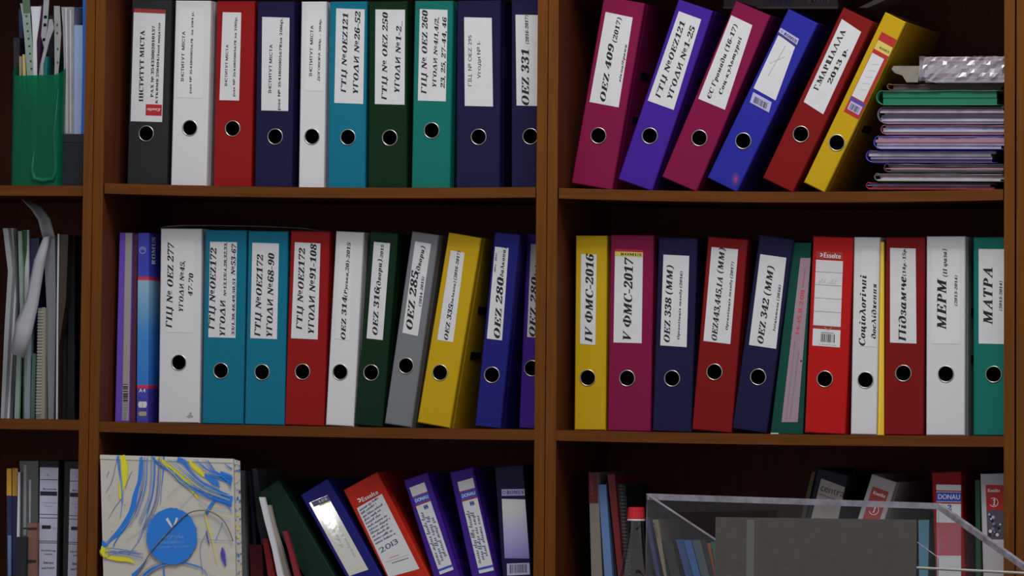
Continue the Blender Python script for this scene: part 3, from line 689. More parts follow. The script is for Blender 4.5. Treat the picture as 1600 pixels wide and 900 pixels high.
def sea_text(mb, P, off):
    put_text(mb, '14-15.11.2011', P(*fI(172, 455)), P(*fI(193, 284)), 6.5, off-.2, REDINK, 'sb')
    for a, b2, h in (((122, 790), (157, 480), 8), ((137, 790), (172, 520), 7)): scribble(mb, P(*fI(*a)), P(*fI(*b2)), 2.2, off-.2, INKGREY, random.Random(h), .35, n=130)
    scribble(mb, P(*fI(187, 275)), P(*fI(197, 200)), 3, off-.2, REDINK, random.Random(5), .4, n=24); q = P(*fI(180, 560)); mb.disc(q[0], q[1], 1.6, off-.2, INK)
onto(t, *o, YB+6, sea_text, 'lettering', -.6)
def fin_ess(L, B):
    for v in (.86, .71, .555, .4): L.rect(0, v, 1, v+.004, mat('label_rule', (70, 66, 70), .6), 1)
    L.rect(0, .2, 1, .238, BROWNRED, 1); L.bars(.3, .05, .8, .145, 12); L.tuv('5 902277 1234', .25, .015, .85, .015, 1.6, INKGREY, 's'); L.rect(.3, .155, .75, .165, INKGREY, 1)
    L.mb.ring(*L.uv(.55, .24), 5.5, 6.6, L.y-.14, mat('label_gold', (128, 110, 40), .5), a0=math.pi*1.08, a1=math.pi*1.92)
    scribble(L.mb, L.uv(.1, .73), L.uv(.75, .73), 7, L.y-.1, PENCIL, random.Random(2), .3, n=14)
    q = [B.loc(*fH(*p)) for p in ((188, 158), (292, 162), (291, 132), (190, 128))]
b = file_(fH, 'scarlet', (143, 838), (301, 848), (177, 70), 'C2', 'bright red file with a ruled white label and barcode', (222, 628), ((173, 497), (281, 505), (188, 162), (293, 168)), [], group=GD, finish=fin_ess)
L = b.label(fH(188, 157), fH(293, 163), fH(189, 128), fH(293, 133), m=mat('label_dull_red', (120, 34, 28), .5), name='maker_label')
L.text('Esselte', fH(218, 153), fH(284, 158), 20/2.5, WHITEINK, 'sb'); L.mb.ring(*b.loc(*fH(207, 143)), 1.3, 2.9, L.y-.1, WHITEINK, a0=-2.2, a1=2.2); L.done()
file_(fH, 'white', (323, 847), (424, 850), (337, 76), 'C2', 'white file labelled in italic Cyrillic for sociological studies', (381, 634), ((357, 502), (420, 505), (366, 118), (424, 120)),
      [('Соціологічні', 379, 503, 385, 227, 24), ('дослідження', 421, 475, 424, 260, 17)], paper=PAPER2, group=GD)
file_(fH, 'darkred', (454, 850), (607, 851), (461, 77), 'C2', 'dark red file labelled 14 to 15 beside the yellow folder edge', (529, 609), ((477, 489), (580, 493), (477, 119), (577, 122)),
      [('Підзамче', 539, 487, 540, 235, 28), ('(14р.-15р.', 538, 230, 538, 122, 12)], group=GD)
file_(fH, 'white', (618, 849), (769, 851), (620, 72), 'C2', 'white file whose label carries a large word and 2013-2014', (695, 609), ((640, 490), (750, 492), (641, 118), (751, 120)),
      [('МЕРМ', 696, 437, 697, 243, 36), ('(ІІ фаза)', 700, 230, 698, 122, 16), ('(2013-2014)', 739, 343, 740, 225, 10)], paper=PAPER2, group=GD)
file_(fH, 'teal', (803, 850), (943, 852), (803, 75), 'C2', 'teal file dated 2013-2014, partly hidden behind the right upright', (882, 610), ((823, 490), (932, 492), (823, 120), (932, 121)),
      [('МАТРА', 877, 417, 877, 193, 36), ('(2013-2014)', 914, 363, 915, 247, 10)], group=GD)

# bottom shelf, middle bookcase (leaning to the left, feet below the picture)
b = file_(fJ, 'deepgreen', (365, 701), (480, 634), (128, 294), 'B3', 'dark bottle green file leaning far left in the shadow', anchor='top', group=GE, taper=0, slots=False)
b = file_(fJ, 'royal', (575, 704), (718, 635), (350, 300), 'B3', 'blue file with a shiny glare on its label, leaning left', anchor='top', group=GE, taper=0)
GLOSSLAB = mat('glossy_label', (160, 158, 150), rough=.25, clear=1.0)
L = b.label(fJ(595, 704), fJ(690, 672), fJ(393, 338), fJ(485, 300), m=GLOSSLAB)
L.rect(.12, .93, 1, .995, LABNAVY, 1); L.tuv('LUX', .45, .95, .9, .95, 4, WHITEINK, 'Ub'); L.rect(.4, .915, 1, .93, LABYEL, 2)
L.hand(.45, .35, .5, .7, 6, PENCIL, 6, .4); L.hand(.75, .2, .78, .6, 5, PENCIL, 7, .4); L.done()
FILM = clearmat('glossy_pocket_film', (1, 1, 1), .02, .05, .4, (.5, .5, .5)); FILM.node_tree.nodes['Math'].inputs[1].default_value = 4.0; [setattr(n_.inputs[1], 'default_value', 0.0) for n_ in FILM.node_tree.nodes if n_.type == 'MATH' and n_.operation == 'MULTIPLY_ADD']; mb = MB(); nu, nv = 14, 60; rf = random.Random(9); vs = []
for j_ in range(nv+1):
    for i_ in range(nu+1):
        u, v = i_/nu, j_/nv; q = L.uv(u, v); d_ = math.hypot((u-.42)*42, (v-.86)*210); e_ = min(1, min(u, 1-u)*7, min(v, 1-v)*12)
        hgt = e_*(.6+rf.uniform(-.02, .02))
        vs.append((q[0], -.75-hgt, q[1]))
mb.add(vs, [(j_*(nu+1)+i_, j_*(nu+1)+i_+1, (j_+1)*(nu+1)+i_+1, (j_+1)*(nu+1)+i_) for j_ in range(nv) for i_ in range(nu)], FILM); mb.build('label_pocket', b.root, 'bulging clear pocket', smooth=True)
b = file_(fJ, 'orange', (779, 704), (951, 618), (565, 275), 'B3', 'orange red file with a handwritten label ending in 2013', anchor='top', group=GE, taper=0)
L = b.label(fJ(792, 710), fJ(945, 668), fJ(632, 365), fJ(757, 293))
for i in range(11): L.hand(.06, .945-i*.048, .06+random.Random(i).uniform(.6, .88), .975-i*.048, 3.4, PEN, 20+i, .75)
L.text('2013', fJ(752, 590), fJ(842, 538), 28/3.2, PEN, 's'); L.rect(.12, .2, .9, .204, INKGREY, 1); L.rect(.3, .235, .62, .242, REDINK, 1); L.rect(.28, .16, .85, .168, INK, 1); L.done()
L = b.label(fJ(640, 350), fJ(745, 292), fJ(622, 318), fJ(735, 262), m=None, name='maker_mark')
L.text('Esselte', fJ(662, 333), fJ(742, 292), 24/3.2, WHITEINK, 'sb'); L.mb.ring(*b.loc(*fJ(643, 326)), 1.6, 3.6, -.3, WHITEINK, a0=-2.2, a1=2.2); L.done()
def donau(b, q, seed):
    L = b.label(*[fJ(*p) for p in q])
    L.rect(0, .885, 1, .895, LABRED, 1); L.rect(0, .80, 1, .885, LABBLUE, 1); L.tuv('DONAU', .08, .825, .94, .825, 6, WHITEINK, 'sb'); L.rect(0, .785, 1, .8, LABRED, 1)
    L.rect(0, .035, 1, .06, LABBLUE, 1); L.tuv('m', .45, .735, .75, .735, 6.5, LABBLUE, 'Ub'); L.tuv('m', .45, .72, .75, .72, 6.5, LABBLUE, 'Ub')
    for i, u in enumerate((.28, .55, .82)): L.hand(u, .1+.03*i, u+.02, .7-.05*i, 6, PEN, seed+i, .75)
    L.done()
b = file_(fJ, 'purple', (1014, 704), (1132, 662), (866, 226), 'B3', 'purple file with a blue and white handwritten label, left of its twin', anchor='top', group=GE, taper=0)
donau(b, ((1048, 697), (1116, 672), (895, 263), (970, 235)), 40)
b = file_(fJ, 'purple', (1206, 704), (1322, 676), (1096, 186), 'B3', 'purple file with a blue and white handwritten label, second from the right', anchor='top', group=GE, taper=0)
donau(b, ((1245, 692), (1323, 674), (1135, 235), (1212, 213)), 50)
b = file_(fJ, 'navy', (1360, 704), (1500, 694), (1320, 158), 'B3', 'dark blue file with a white to lilac label above a barcode, standing against the upright', anchor='top', group=GE, width=51)
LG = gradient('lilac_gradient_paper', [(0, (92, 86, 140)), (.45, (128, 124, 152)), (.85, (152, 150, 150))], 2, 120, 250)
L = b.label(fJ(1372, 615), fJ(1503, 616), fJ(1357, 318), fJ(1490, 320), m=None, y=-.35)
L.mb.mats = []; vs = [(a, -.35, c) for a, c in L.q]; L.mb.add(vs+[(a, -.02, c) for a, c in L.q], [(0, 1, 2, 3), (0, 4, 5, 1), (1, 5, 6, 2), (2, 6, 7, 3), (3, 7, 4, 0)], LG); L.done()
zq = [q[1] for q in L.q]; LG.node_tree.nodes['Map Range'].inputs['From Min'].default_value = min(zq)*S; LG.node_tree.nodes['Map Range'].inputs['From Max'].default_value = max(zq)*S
L = b.label(fJ(1357, 303), fJ(1489, 300), fJ(1356, 270), fJ(1487, 268), m=LILAC, name='maker_label'); L.tuv('ROMUS', .22, .2, .96, .2, 6.5, LABNAVY, 'Ub'); L.mb.ring(*L.uv(.11, .5), 2, 2.9, L.y-.1, LABNAVY); L.done()
L = b.label(fJ(1384, 702), fJ(1498, 696), fJ(1382, 642), fJ(1495, 638), m=LILAC, name='barcode_label'); L.bars(.12, .18, .88, .9, 15); L.done()

SLV = clearmat('clear_sleeve', (.9, .92, .93), .34, .18, .3, (.5, .52, .54))
SLV2 = clearmat('clear_sleeve_milky', (.85, .86, .87), .6, .25, .3, (.5, .51, .53))
GREENT = clearmat('green_translucent', (.02, .55, .3), .36, .15, .06, (.004, .24, .12))
M1 = mat('very_dark_folder', (24, 18, 24), .5); M2 = mat('deep_blue_folder', (22, 26, 66), .4); M3 = mat('beige_card', (110, 104, 80), .7); M4 = mat('pale_yellow_card', (146, 130, 84), .7)
M5 = mat('pale_green_plastic', (98, 112, 104), .35, var=.1); M6 = mat('hole_dark', (34, 48, 36), .8); M7 = mat('petrol_folder', (14, 84, 86), .4); M8 = mat('black_card', (17, 18, 24), .6)
M9 = mat('powder_blue', (128, 142, 178), .4); M10 = mat('light_blue_plastic', (70, 118, 168), .35); M11 = mat('bright_blue_folder', (18, 92, 176), .35)
M12 = mat('grey_sleeve_edges', (116, 114, 118), .35, var=.2); M13 = mat('brown_folder', (46, 34, 26), .5); M14 = mat('plum', (58, 24, 54), .5)

# left bookcase, top shelf: green holder with papers, sleeves standing on a black box
Yg = 22
def holder():
    zs = SHELF['A1']((bp(50, 290, Yg)).x)+.4
    p = [bp(13, 286, Yg).x, bp(92, 286, Yg).x, bp(16, 115, Yg).x, bp(96, 115, Yg).x]
    t = thing('magazine_holder', 'green translucent plastic holder stuffed with papers on the top left shelf', 'holder', p[0], Yg, zs)
    mb = MB(); n = 12; W0 = p[1]-p[0]; X2 = p[2]-p[0]; W1 = p[3]-p[2]; D = 90
    hf = bp(50, 122, Yg).y-zs; hb = bp(96, 84, Yg+D).y-zs
    # outline of the rounded rectangle; height rises towards the back
    out = []
    def rr(W, D, r=14):
        o = []
        for cx, cy_, a0 in ((W-r, r, -90), (W-r, D-r, 0), (r, D-r, 90), (r, r, 180)):
            for k in range(5):
                a = math.radians(a0+k*22.5); o.append((cx+r*math.cos(a), cy_+r*math.sin(a)))
        return o
    A = rr(W0, D); Bq = rr(W1, D); N = len(A)
    top = [(X2+x, y, hf+(hb-hf)*(y/D)+(7*abs(x/W1-.45)*2 if y < 20 else 0)) for x, y in Bq]
    for th, flip in ((0, 0), (1.6, 1)):
        a = [(th+x*(W0-2*th)/W0, th+y*(D-2*th)/D, 0) for x, y in A]; b = [(th+x*(1-0.03), th+y*(1-.03), z) for x, y, z in top] if th else top
        mb.add(a+b, [(i, (i+1) % N, N+(i+1) % N, N+i) for i in range(N)], GREENT)
    mb.add([(x, y, .2) for x, y in A], [tuple(range(N))], GREENT)
    mb.build('holder_body', t, smooth=True)
    mb = MB(); x0 = bp(50, 286, Yg).x-p[0]; x1 = bp(87, 286, Yg).x-p[0]; x2 = bp(77, 286, Yg).x-p[0]
    GL_ = clearmat('green_fold', (.03, .6, .36), .35, .4, .05, (.01, .33, .19))
    mb.tube([(x0+3, -.6, 60), (x0, -.6, 26), (x0+4, -.6, 12), (x0+20, -.8, 8), (x1-4, -.6, 12), (x1, -.6, 26), (x1-4, -.6, 90), (x1+2, -.6, 165)], [1, 3, 4, 4, 4, 3, 2, 1], GL_, 8)
    mb.build('moulded_rib', t, smooth=True)
holder()
GH = 'papers standing in the green holder'
INS = [('document_folder', 'very dark folder at the left side inside the green holder', 'folder', [(21, 31, 59), (22, 30, 150), (20, 29, 286)], 60, 22, M1),
       ('document_folder', 'deep blue folder edge behind the pale perforated sleeve in the holder', 'folder', [(29, 35, 14), (31, 37, 90), (32, 38, 286)], 84, 20, M2),
       ('notebook', 'beige notebook edge low in the green holder', 'notebook', [(30, 34.5, 88), (30, 34, 286)], 52, 30, M3),
       ('notebook', 'pale yellow notebook edge in the green holder', 'notebook', [(35.2, 40, 85), (36, 41, 150), (36, 41, 286)], 48, 30, M4),
       ('document_folder', 'petrol coloured folder edge in the green holder', 'folder', [(67.5, 74.5, 88), (65, 73, 120), (64, 72, 286)], 55, 18, M7),
       ('document_folder', 'black folder behind the petrol one in the green holder', 'folder', [(74, 83, 24), (76, 84, 120), (74, 83, 286)], 74, 34, M8),
       ('document_folder', 'plum coloured folder edge behind the white sheet in the holder', 'folder', [(60, 67, 8), (58, 63, 60), (57, 62, 286)], 76, 20, M14)]
for n_, l_, c_, r_, Y_, d_, m_ in INS: slab(n_, l_, c_, r_, Y_, d_, m_, 'A1', group=None, lift=.8)
t, o = slab('perforated_sleeve', 'pale green sleeve with punched edge leaning in the green holder', 'sleeve', rows(fM, (235, 345, 40), (262, 350, 200), (290, 372, 500), (315, 384, 860), (320, 385, 2140)), 44, 3, M5, 'A1', lift=.8,
     parts=[('punched_hole', rows(fM, (x, x+16+6, y), (x+2, x+22, y+22)), -.4, M6) for x, y in [(290+i*8.5, 90+i*88) for i in range(9)]]+[('green_edge', rows(fM, (262, 352, -10), (280, 352, 150)), -.8, mat('dusty_green', (58, 76, 56), .5), .5)])
slab('paper_sheet', 'white paper sheet standing in the green holder', 'paper', rows(fM, (360, 482, 76), (372, 470, 200), (385, 428, 490), (385, 434, 900), (380, 430, 2140)), 50, 1.5, SHEET, 'A1', lift=.8)
t, o = slab('clear_sleeve', 'clear punched sleeve with bright glints in the green holder', 'sleeve', rows(fM, (512, 575, 0), (500, 560, 200), (480, 545, 420), (515, 560, 560), (470, 505, 760), (455, 475, 900), (450, 470, 2140)), 40, 2, SLV2, 'A1', lift=.8,
     parts=[('punched_hole', rows(fM, (x, x+34, y), (x-2, x+32, y+34)), -.4, BLACK) for x, y in ((517, 182), (512, 275), (500, 448))])
slab('clear_sleeve', 'clear bent sleeve corner right of the glinting one in the holder', 'sleeve', rows(fM, (575, 612, 225), (560, 632, 330), (530, 580, 470), (515, 545, 600), (480, 505, 760), (478, 500, 2140)), 37, 1.4, SLV2, 'A1', lift=.8)
t, o = slab('clear_sleeve', 'long clear sleeve strip at the right side of the green holder', 'sleeve', rows(fM, (632, 698, 70), (636, 715, 400), (640, 690, 760), (636, 680, 870), (634, 678, 2140)), 46, 2, SLV2, 'A1', lift=.8,
     parts=[('punched_hole', rows(fM, (x, x+16, y), (x, x+16, y+26)), -.4, M6) for x, y in ((664, 280), (664, 375), (668, 560), (668, 720))])
t_, (bx, bz) = slab('cardboard_box', 'plain black box carrying the clear sleeves at the right of the top left shelf', 'box', [(91, 142, 210), (90, 141, 287)], 40, 220, M8, 'A1', parts=[('lid', [(90.3, 142.6, 209.4), (90.3, 142.4, 222)], -.8, mat('black_lid', (20, 21, 28), .5), 221)], body='box_body')
zbox = bp(110, 209.4, 39.2).y
GS = 'sleeves and folders on the black box'
slab('clear_sleeve', 'bundle of greyish clear sleeves standing on the black box', 'sleeve', rows(fM, (718, 868, 82), (735, 865, 300), (748, 862, 700), (748, 862, 1560)), 44, 160, M12, None, z0=zbox, group=None,
     parts=[('sleeve_edge', rows(fM, (740+i*27, 752+i*27, 90+i*8), (758+i*22, 768+i*22, 700), (758+i*22, 768+i*22, 1560)), -.8, (SLV2, SHEET)[i % 2], .6) for i in range(4)], body='sleeves')
slab('thin_book', 'powder blue booklet standing on the black box', 'booklet', rows(fM, (858, 968, 296), (868, 966, 800), (866, 950, 1560)), 46, 150, M9, None, z0=zbox)
slab('clear_folder', 'light blue clear folder behind the powder blue booklet', 'folder', rows(fM, (876, 966, 86), (890, 968, 290), (880, 960, 1560)), 200, 60, M10, None, z0=zbox,
     parts=[('white_edge', rows(fM, (x, x+8, 92), (x+4, x+12, 290)), -.6, SHEET) for x in (880, 905, 945)])
slab('document_folder', 'bright blue folder squeezed against the upright on the black box', 'folder', rows(fM, (970, 1030, -60), (968, 1030, 700), (952, 1020, 1560)), 42, 200, M11, None, z0=zbox)

# left bookcase, lower shelf
fN = crop(0, 290, 2.25)
SV = [('white edged sleeve bundle at the far left of the lower left shelf', [(10, 28, 150), (28, 44, 300), (16, 32, 500), (2, 14, 822)], 60, 16, SLV2, 'clear_sleeve', 'sleeve'),
      ('pale paper bundle second from the left on the lower left shelf', [(30, 46, 150), (44, 56, 400), (28, 44, 600), (16, 32, 822)], 78, 18, SHEET, 'paper_bundle', 'paper'),
      ('dark navy folder edge between the pale bundles on the lower left shelf', [(47, 62, 176), (57, 66, 430), (46, 56, 600), (36, 48, 822)], 98, 110, M2, 'document_folder', 'folder'),
      ('greenish clear sleeve with a green top tab on the lower left shelf', [(63, 76, 160), (70, 82, 430), (58, 72, 600), (50, 66, 822)], 66, 7, M5, 'clear_sleeve', 'sleeve'),
      ('bright green folder tip on the lower left shelf', [(79, 92, 156), (84, 92, 225), (82, 84, 300), (80, 82, 822)], 74, 3.5, mat('leaf_green', (30, 74, 30), .5), 'document_folder', 'folder'),
      ('white sided folder right of the green tip on the lower left shelf', [(93, 101, 156), (86, 101, 330), (84, 98, 600), (84, 98, 822)], 78, 5, SHEET, 'document_folder', 'folder'),
      ('deep navy booklet with white rim on the lower left shelf', [(101, 138, 184), (103, 130, 330), (98, 118, 600), (96, 118, 822)], 84, 140, M2, 'booklet', 'booklet'),
      ('grey blue folder standing low on the lower left shelf', [(100, 112, 440), (95, 108, 650), (90, 106, 822)], 64, 12, mat('grey_blue', (92, 102, 112), .5), 'document_folder', 'folder'),
      ('teal green booklet beside the spiral pad on the lower left shelf', [(114, 127, 590), (110, 124, 690), (108, 122, 822)], 60, 18, mat('faded_teal', (48, 72, 62), .5), 'booklet', 'booklet'),
      ('wide grey clear sleeve right of the spiral pad on the lower left shelf', [(152, 192, 178), (164, 196, 430), (170, 188, 822)], 62, 100, SLV, 'clear_sleeve', 'sleeve'),
      ('thin white card standing by the brown folder on the lower left shelf', [(203, 208, 170), (199, 204, 498), (197, 202, 822)], 64, 1.6, SHEET, 'paper_card', 'paper'),
      ('brown folder on the lower left shelf', [(210, 240, 172), (204, 232, 400), (200, 208, 560), (198, 206, 822)], 66, 22, M13, 'document_folder', 'folder'),
      ('black folder in the shadow of the lower left shelf', [(243, 262, 176), (240, 262, 500), (236, 262, 822)], 90, 90, M8, 'document_folder', 'folder')]
for l_, r_, Y_, d_, m_, n_, c_ in SV:
    zz = r_[-1]; slab(n_, l_, c_, rows(fN, *r_), Y_, d_, m_, 'A2')
t, o = slab('spiral_notebook', 'spiral notebook with its wire binding facing out on the lower left shelf', 'notebook', rows(fN, (134, 162, 430), (126, 158, 822)), 56, 120, mat('notebook_card', (92, 92, 84), .7), 'A2',
     parts=[('card_strip', rows(fN, (148, 160, 428), (142, 157, 820)), -.6, mat('cream_strip', (104, 102, 86), .7), .5)])
mb = MB(); p0 = bp(*fN(136, 445), 54); p1 = bp(*fN(128, 800), 54)
for i in range(34):
    q = p0.lerp(p1, i/33); c_ = Vector((q.x-o[0], q.y-o[1])); mb.tube([(c_.x+5.2*math.cos(a)+3, 3*math.sin(a)*1.2-1, c_.y) for a in [2*math.pi*k/10 for k in range(10)]], .55, mat('white_wire', (150, 150, 150), .3), 5, True)
mb.build('wire_spiral', t)
slab('storage_box', 'dark navy box low in the right corner of the lower left shelf', 'box', rows(fN, (192, 300, 622), (188, 296, 822)), 184, 155, mat('dark_navy_box', (14, 18, 30), .5), 'A2',
     parts=[('lid', rows(fN, (191, 301, 618), (191, 301, 640)), -.8, mat('dark_navy_lid', (18, 22, 34), .5), 156)], body='box_body')
# crumpled white page and curling grey sheet
def surf(name, label, cat, cols, m, shelf, Yl, parts=()):
    """a curved sheet: two polylines of (px, py, Y) joined into a surface, thickened"""
    A = [(bp(x, y, Y).x, Y, bp(x, y, Y).y) for x, y, Y in cols[0]]; B_ = [(bp(x, y, Y).x, Y, bp(x, y, Y).y) for x, y, Y in cols[1]]
    ox, oy, oz = A[-1]; n = len(A); mb = MB()
    k = 4; vs = []
    for i in range(n):
        for j in range(k+1):
            u = j/k; bow = math.sin(math.pi*u)*Yl
            vs.append((A[i][0]*(1-u)+B_[i][0]*u-ox, A[i][1]*(1-u)+B_[i][1]*u-oy+bow, A[i][2]*(1-u)+B_[i][2]*u-oz))
    mb.add(vs, [(i*(k+1)+j, (i+1)*(k+1)+j, (i+1)*(k+1)+j+1, i*(k+1)+j+1) for i in range(n-1) for j in range(k)], m)
    o = mb.build(name, None, smooth=True, solid=.6); o.location = (ox*S, oy*S, oz*S); o['label'] = label; o['category'] = cat; return o
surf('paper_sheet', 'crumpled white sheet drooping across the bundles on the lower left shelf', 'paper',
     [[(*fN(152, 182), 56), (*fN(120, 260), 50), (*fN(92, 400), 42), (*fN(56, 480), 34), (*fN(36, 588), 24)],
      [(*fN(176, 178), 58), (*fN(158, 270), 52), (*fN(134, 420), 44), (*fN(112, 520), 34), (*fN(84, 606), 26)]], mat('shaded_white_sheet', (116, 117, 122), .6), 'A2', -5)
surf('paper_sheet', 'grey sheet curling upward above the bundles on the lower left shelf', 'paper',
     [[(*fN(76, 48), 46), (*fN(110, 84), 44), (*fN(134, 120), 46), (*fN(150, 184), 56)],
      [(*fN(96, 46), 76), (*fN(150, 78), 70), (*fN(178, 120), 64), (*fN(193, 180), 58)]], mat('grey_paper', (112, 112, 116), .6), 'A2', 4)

# left bookcase, bottom shelf
YK = 60
t, o = slab('paperback_book', 'yellow and blue paperback at the far left of the bottom shelf', 'book', rows(fK, (43, 74, 212), (45, 73, 900)), YK, 170, mat('navy_cover', (24, 26, 64), .5), 'A3',
     parts=[('yellow_band', rows(fK, (43.5, 73.5, 213), (43.5, 73.5, 386)), -.5, mat('book_yellow', (160, 118, 30), .5)), ('blue_band', rows(fK, (50, 72, 640), (52, 72, 898)), -.5, mat('book_blue', (70, 96, 130), .5))])
t, o = slab('paperback_book', 'yellow and navy paperback second from the left on the bottom shelf', 'book', rows(fK, (78, 116, 210), (76, 108, 900)), YK+2, 170, mat('navy_cover2', (20, 20, 50), .5), 'A3',
     parts=[('yellow_band', rows(fK, (78.5, 115, 211), (79, 112, 388)), -.5, mat('book_ochre', (140, 102, 30), .5))])
slab('booklet', 'white edged booklet beside the paperbacks on the bottom shelf', 'booklet', rows(fK, (117, 124, 236), (108, 120, 640), (100, 118, 900)), YK-6, 6, SHEET, 'A3')
slab('document_folder', 'milky clear document case with a shining edge on the bottom left shelf', 'folder', rows(fK, (126, 246, 165), (126, 243, 900)), YK+4, 120, clearmat('smoky_case', (.55, .57, .56), .45, .2, .3, (.13, .14, .13)), 'A3',
     parts=[('case_spine', rows(fK, (186, 200, 285), (186, 196, 560)), -.6, SLV2), ('case_seam', rows(fK, (152, 170, 190), (150, 168, 640)), -.6, SLV)], body='case_body')
slab('document_folder', 'small black folder in front of the milky document case', 'folder', rows(fK, (106, 168, 650), (100, 165, 900)), YK-26, 18, M8, 'A3')
slab('cardboard_box', 'small dull pink box beside the black folder on the bottom left shelf', 'box', rows(fK, (176, 236, 562), (172, 228, 800), (172, 228, 900)), YK-16, 12, mat('dull_pink', (96, 66, 56), .6), 'A3',
     parts=[('dark_strap', rows(fK, (150, 238, 590), (150, 238, 602)), -1, M8), ('dark_strap', rows(fK, (160, 232, 796), (160, 232, 812)), -1, M8)], body='box_body')
def labfile(f, bl, br, tl, lab, label, mirror, width=None):
    b = Binder('black', f(*bl), f(*br), f(*tl), 'A3', label, anchor='top', width=width, taper=3, slots=False)
    L = b.label(*[f(*p) for p in lab], m=mat('lilac_white_paper', (140, 142, 160), .6))
    for v in (.93, .735, .715, .585, .575): L.rect(0, v, 1, v+.0035, INK, 1)
    L.rect(.02, .842, .96, .866, INK, 1); L.tuv('Barrameda', .18, .875, .92, .875, 3, INK, 'sb'); L.tuv('X', .34, .95, .52, .95, 5, INKGREY, 's')
    L.tuv('Sommerakademie', .12, .80, .92, .80, 2, INKGREY, 's'); L.tuv('Baku 2010', .3, .78, .7, .78, 2, INKGREY, 's')
    L.rect(.14, .655, .64, .675, INK, 1); L.tuv('TOP', .68, .655, .92, .655, 3.2, INKGREY, 's')
    L.tuv('Durchführungs', .12, .53, .95, .53, 3, INK, 'sb'); L.tuv('seminar', .3, .51, .78, .51, 2.6, INK, 'sb')
    L.tuv('Вакора', .26, .46, .82, .46, 3.8, INK, 'sb'); L.tuv('und FAKP', .16, .43, .88, .43, 3.8, INK, 'sb')
    L.tuv('20.07.2010', .18, .375, .85, .375, 3, INK, 'sb'); L.tuv('Wodaka', .2, .295, .85, .295, 3, INK, 'sb'); L.tuv('Gundrun', .2, .27, .85, .27, 3, INK, 'sb')
    L.done(); return b
labfile(fK, (245, 880), (374, 880), (250, 160), ((243, 1420), (352, 1420), (256, 205), (374, 208)), 'black file with a long white label of printed lines on the bottom left shelf', False)
labfile(fK, (398, 880), (545, 880), (410, 163), ((422, 1420), (548, 1420), (449, 215), (572, 218)), 'black file half hidden behind the upright on the bottom left shelf', True)

# middle bookcase, lower shelf: slim files at the left
fQ = crop(160, 330, 2.5)
t, o = slab('slim_file', 'slim purple file with a grey barcode strip at the left of the lower shelf', 'file', [(187.3, 207, 363.7), (180, 201.5, 657.5)], YB, 210, mat('purple_slim', (78, 52, 140), .45), 'B2',
     parts=[('grey_strip', [(196.3, 206.6, 364.3), (190.8, 201.2, 657)], -.5, mat('grey_strip', (116, 114, 112), .6))])
def bc(mb, P, off):
    r = random.Random(3); y = 600
    while y < 654:
        h = r.choice((.8, 1.4, 2.2)); a = P(192.6, y); b = P(200 if y < 640 else 198, y); c = P(200 if y < 640 else 198, y+h); d = P(192.6, y+h); mb.quad([d, c, b, a], off-.2, INKGREY if y > 625 else INK); y += h+r.choice((1.1, 1.8, 2.6))
onto(t, *o, YB, bc, 'barcode', -.55)
slab('slim_file', 'slim maroon file in the shade beside the purple one', 'file', [(207.6, 215, 366), (202, 211.5, 658)], YB+6, 210, mat('maroon_slim', (62, 20, 40), .5), 'B2')
BG = gradient('box_print', [(0, (44, 40, 120)), (.185, (44, 40, 120)), (.19, (150, 26, 50)), (.203, (150, 26, 50)), (.208, (26, 84, 150)), (.5, (40, 98, 150)), (.785, (104, 132, 150)), (.79, (150, 26, 50)), (.805, (150, 26, 50)), (.81, (36, 44, 130))], 2, 0, 309)
BG.node_tree.nodes['Color Ramp'].color_ramp.interpolation = 'LINEAR'
t, o = slab('box_file', 'slim blue box file with a pale gradient and red lines on its narrow side', 'file', [(216, 233, 364), (213.6, 231.3, 657.5)], YB, 225, BG, 'B2',
     parts=[('white_disc', [(217.5, 228.5, 627.5), (216.2, 229.5, 630), (216.2, 229.3, 634), (217.5, 228, 637)], -.5, SHEET), ('oval_badge', [(218, 228, 643), (216, 229.5, 646), (218, 228, 650)], -.5, mat('badge', (120, 118, 90), .5))], body='box_body')
def bx_(mb, P, off):
    put_text(mb, 'A4', P(217, 613), P(227.5, 613), 6.6, off, WHITEINK, 'sb'); q = P(223, 391); mb.ring(q[0], q[1], 5, 6, off, LILAC); mb.ring(q[0], q[1], 2.4, 3.4, off, LILAC, a0=0, a1=math.pi)
    mb.quad([P(222.6, 636), P(223.2, 636), P(223.2, 629), P(222.6, 629)], off-.3, INKGREY)
onto(t, *o, YB, bx_, 'front_print', -.6)
mb = MB()                                   # printing on the long side of the box, reading upwards
xw = bp(231.3, 657, YB).x-o[0]
V, Fs, w = layout('ROMUS', 'Ub'); xt = 0
zt0 = bp(232, 413, YB).y-o[1]; zt1 = bp(232, 370, YB).y-o[1]
def xs_at(z): a = bp(231.3, 657.5, YB); b2 = bp(233, 364, YB); return a.x-o[0]+(b2.x-a.x)*(z-(a.y-o[1]))/(b2.y-a.y)+.4
mb.add([(xs_at(zt0+vx/w*(zt1-zt0))+.04*kk, 32-vy*18, zt0+vx/w*(zt1-zt0)) for vx, vy, kk in V], Fs, WHITEINK); 
mb.build('side_print', t)
slab('plastic_sheet', 'clear sheet lying across the tops of the white and petrol files', 'sheet', [(252, 480, 353.5), (250, 482, 356.0)], YB+40, 160, SLV, None) if False else None
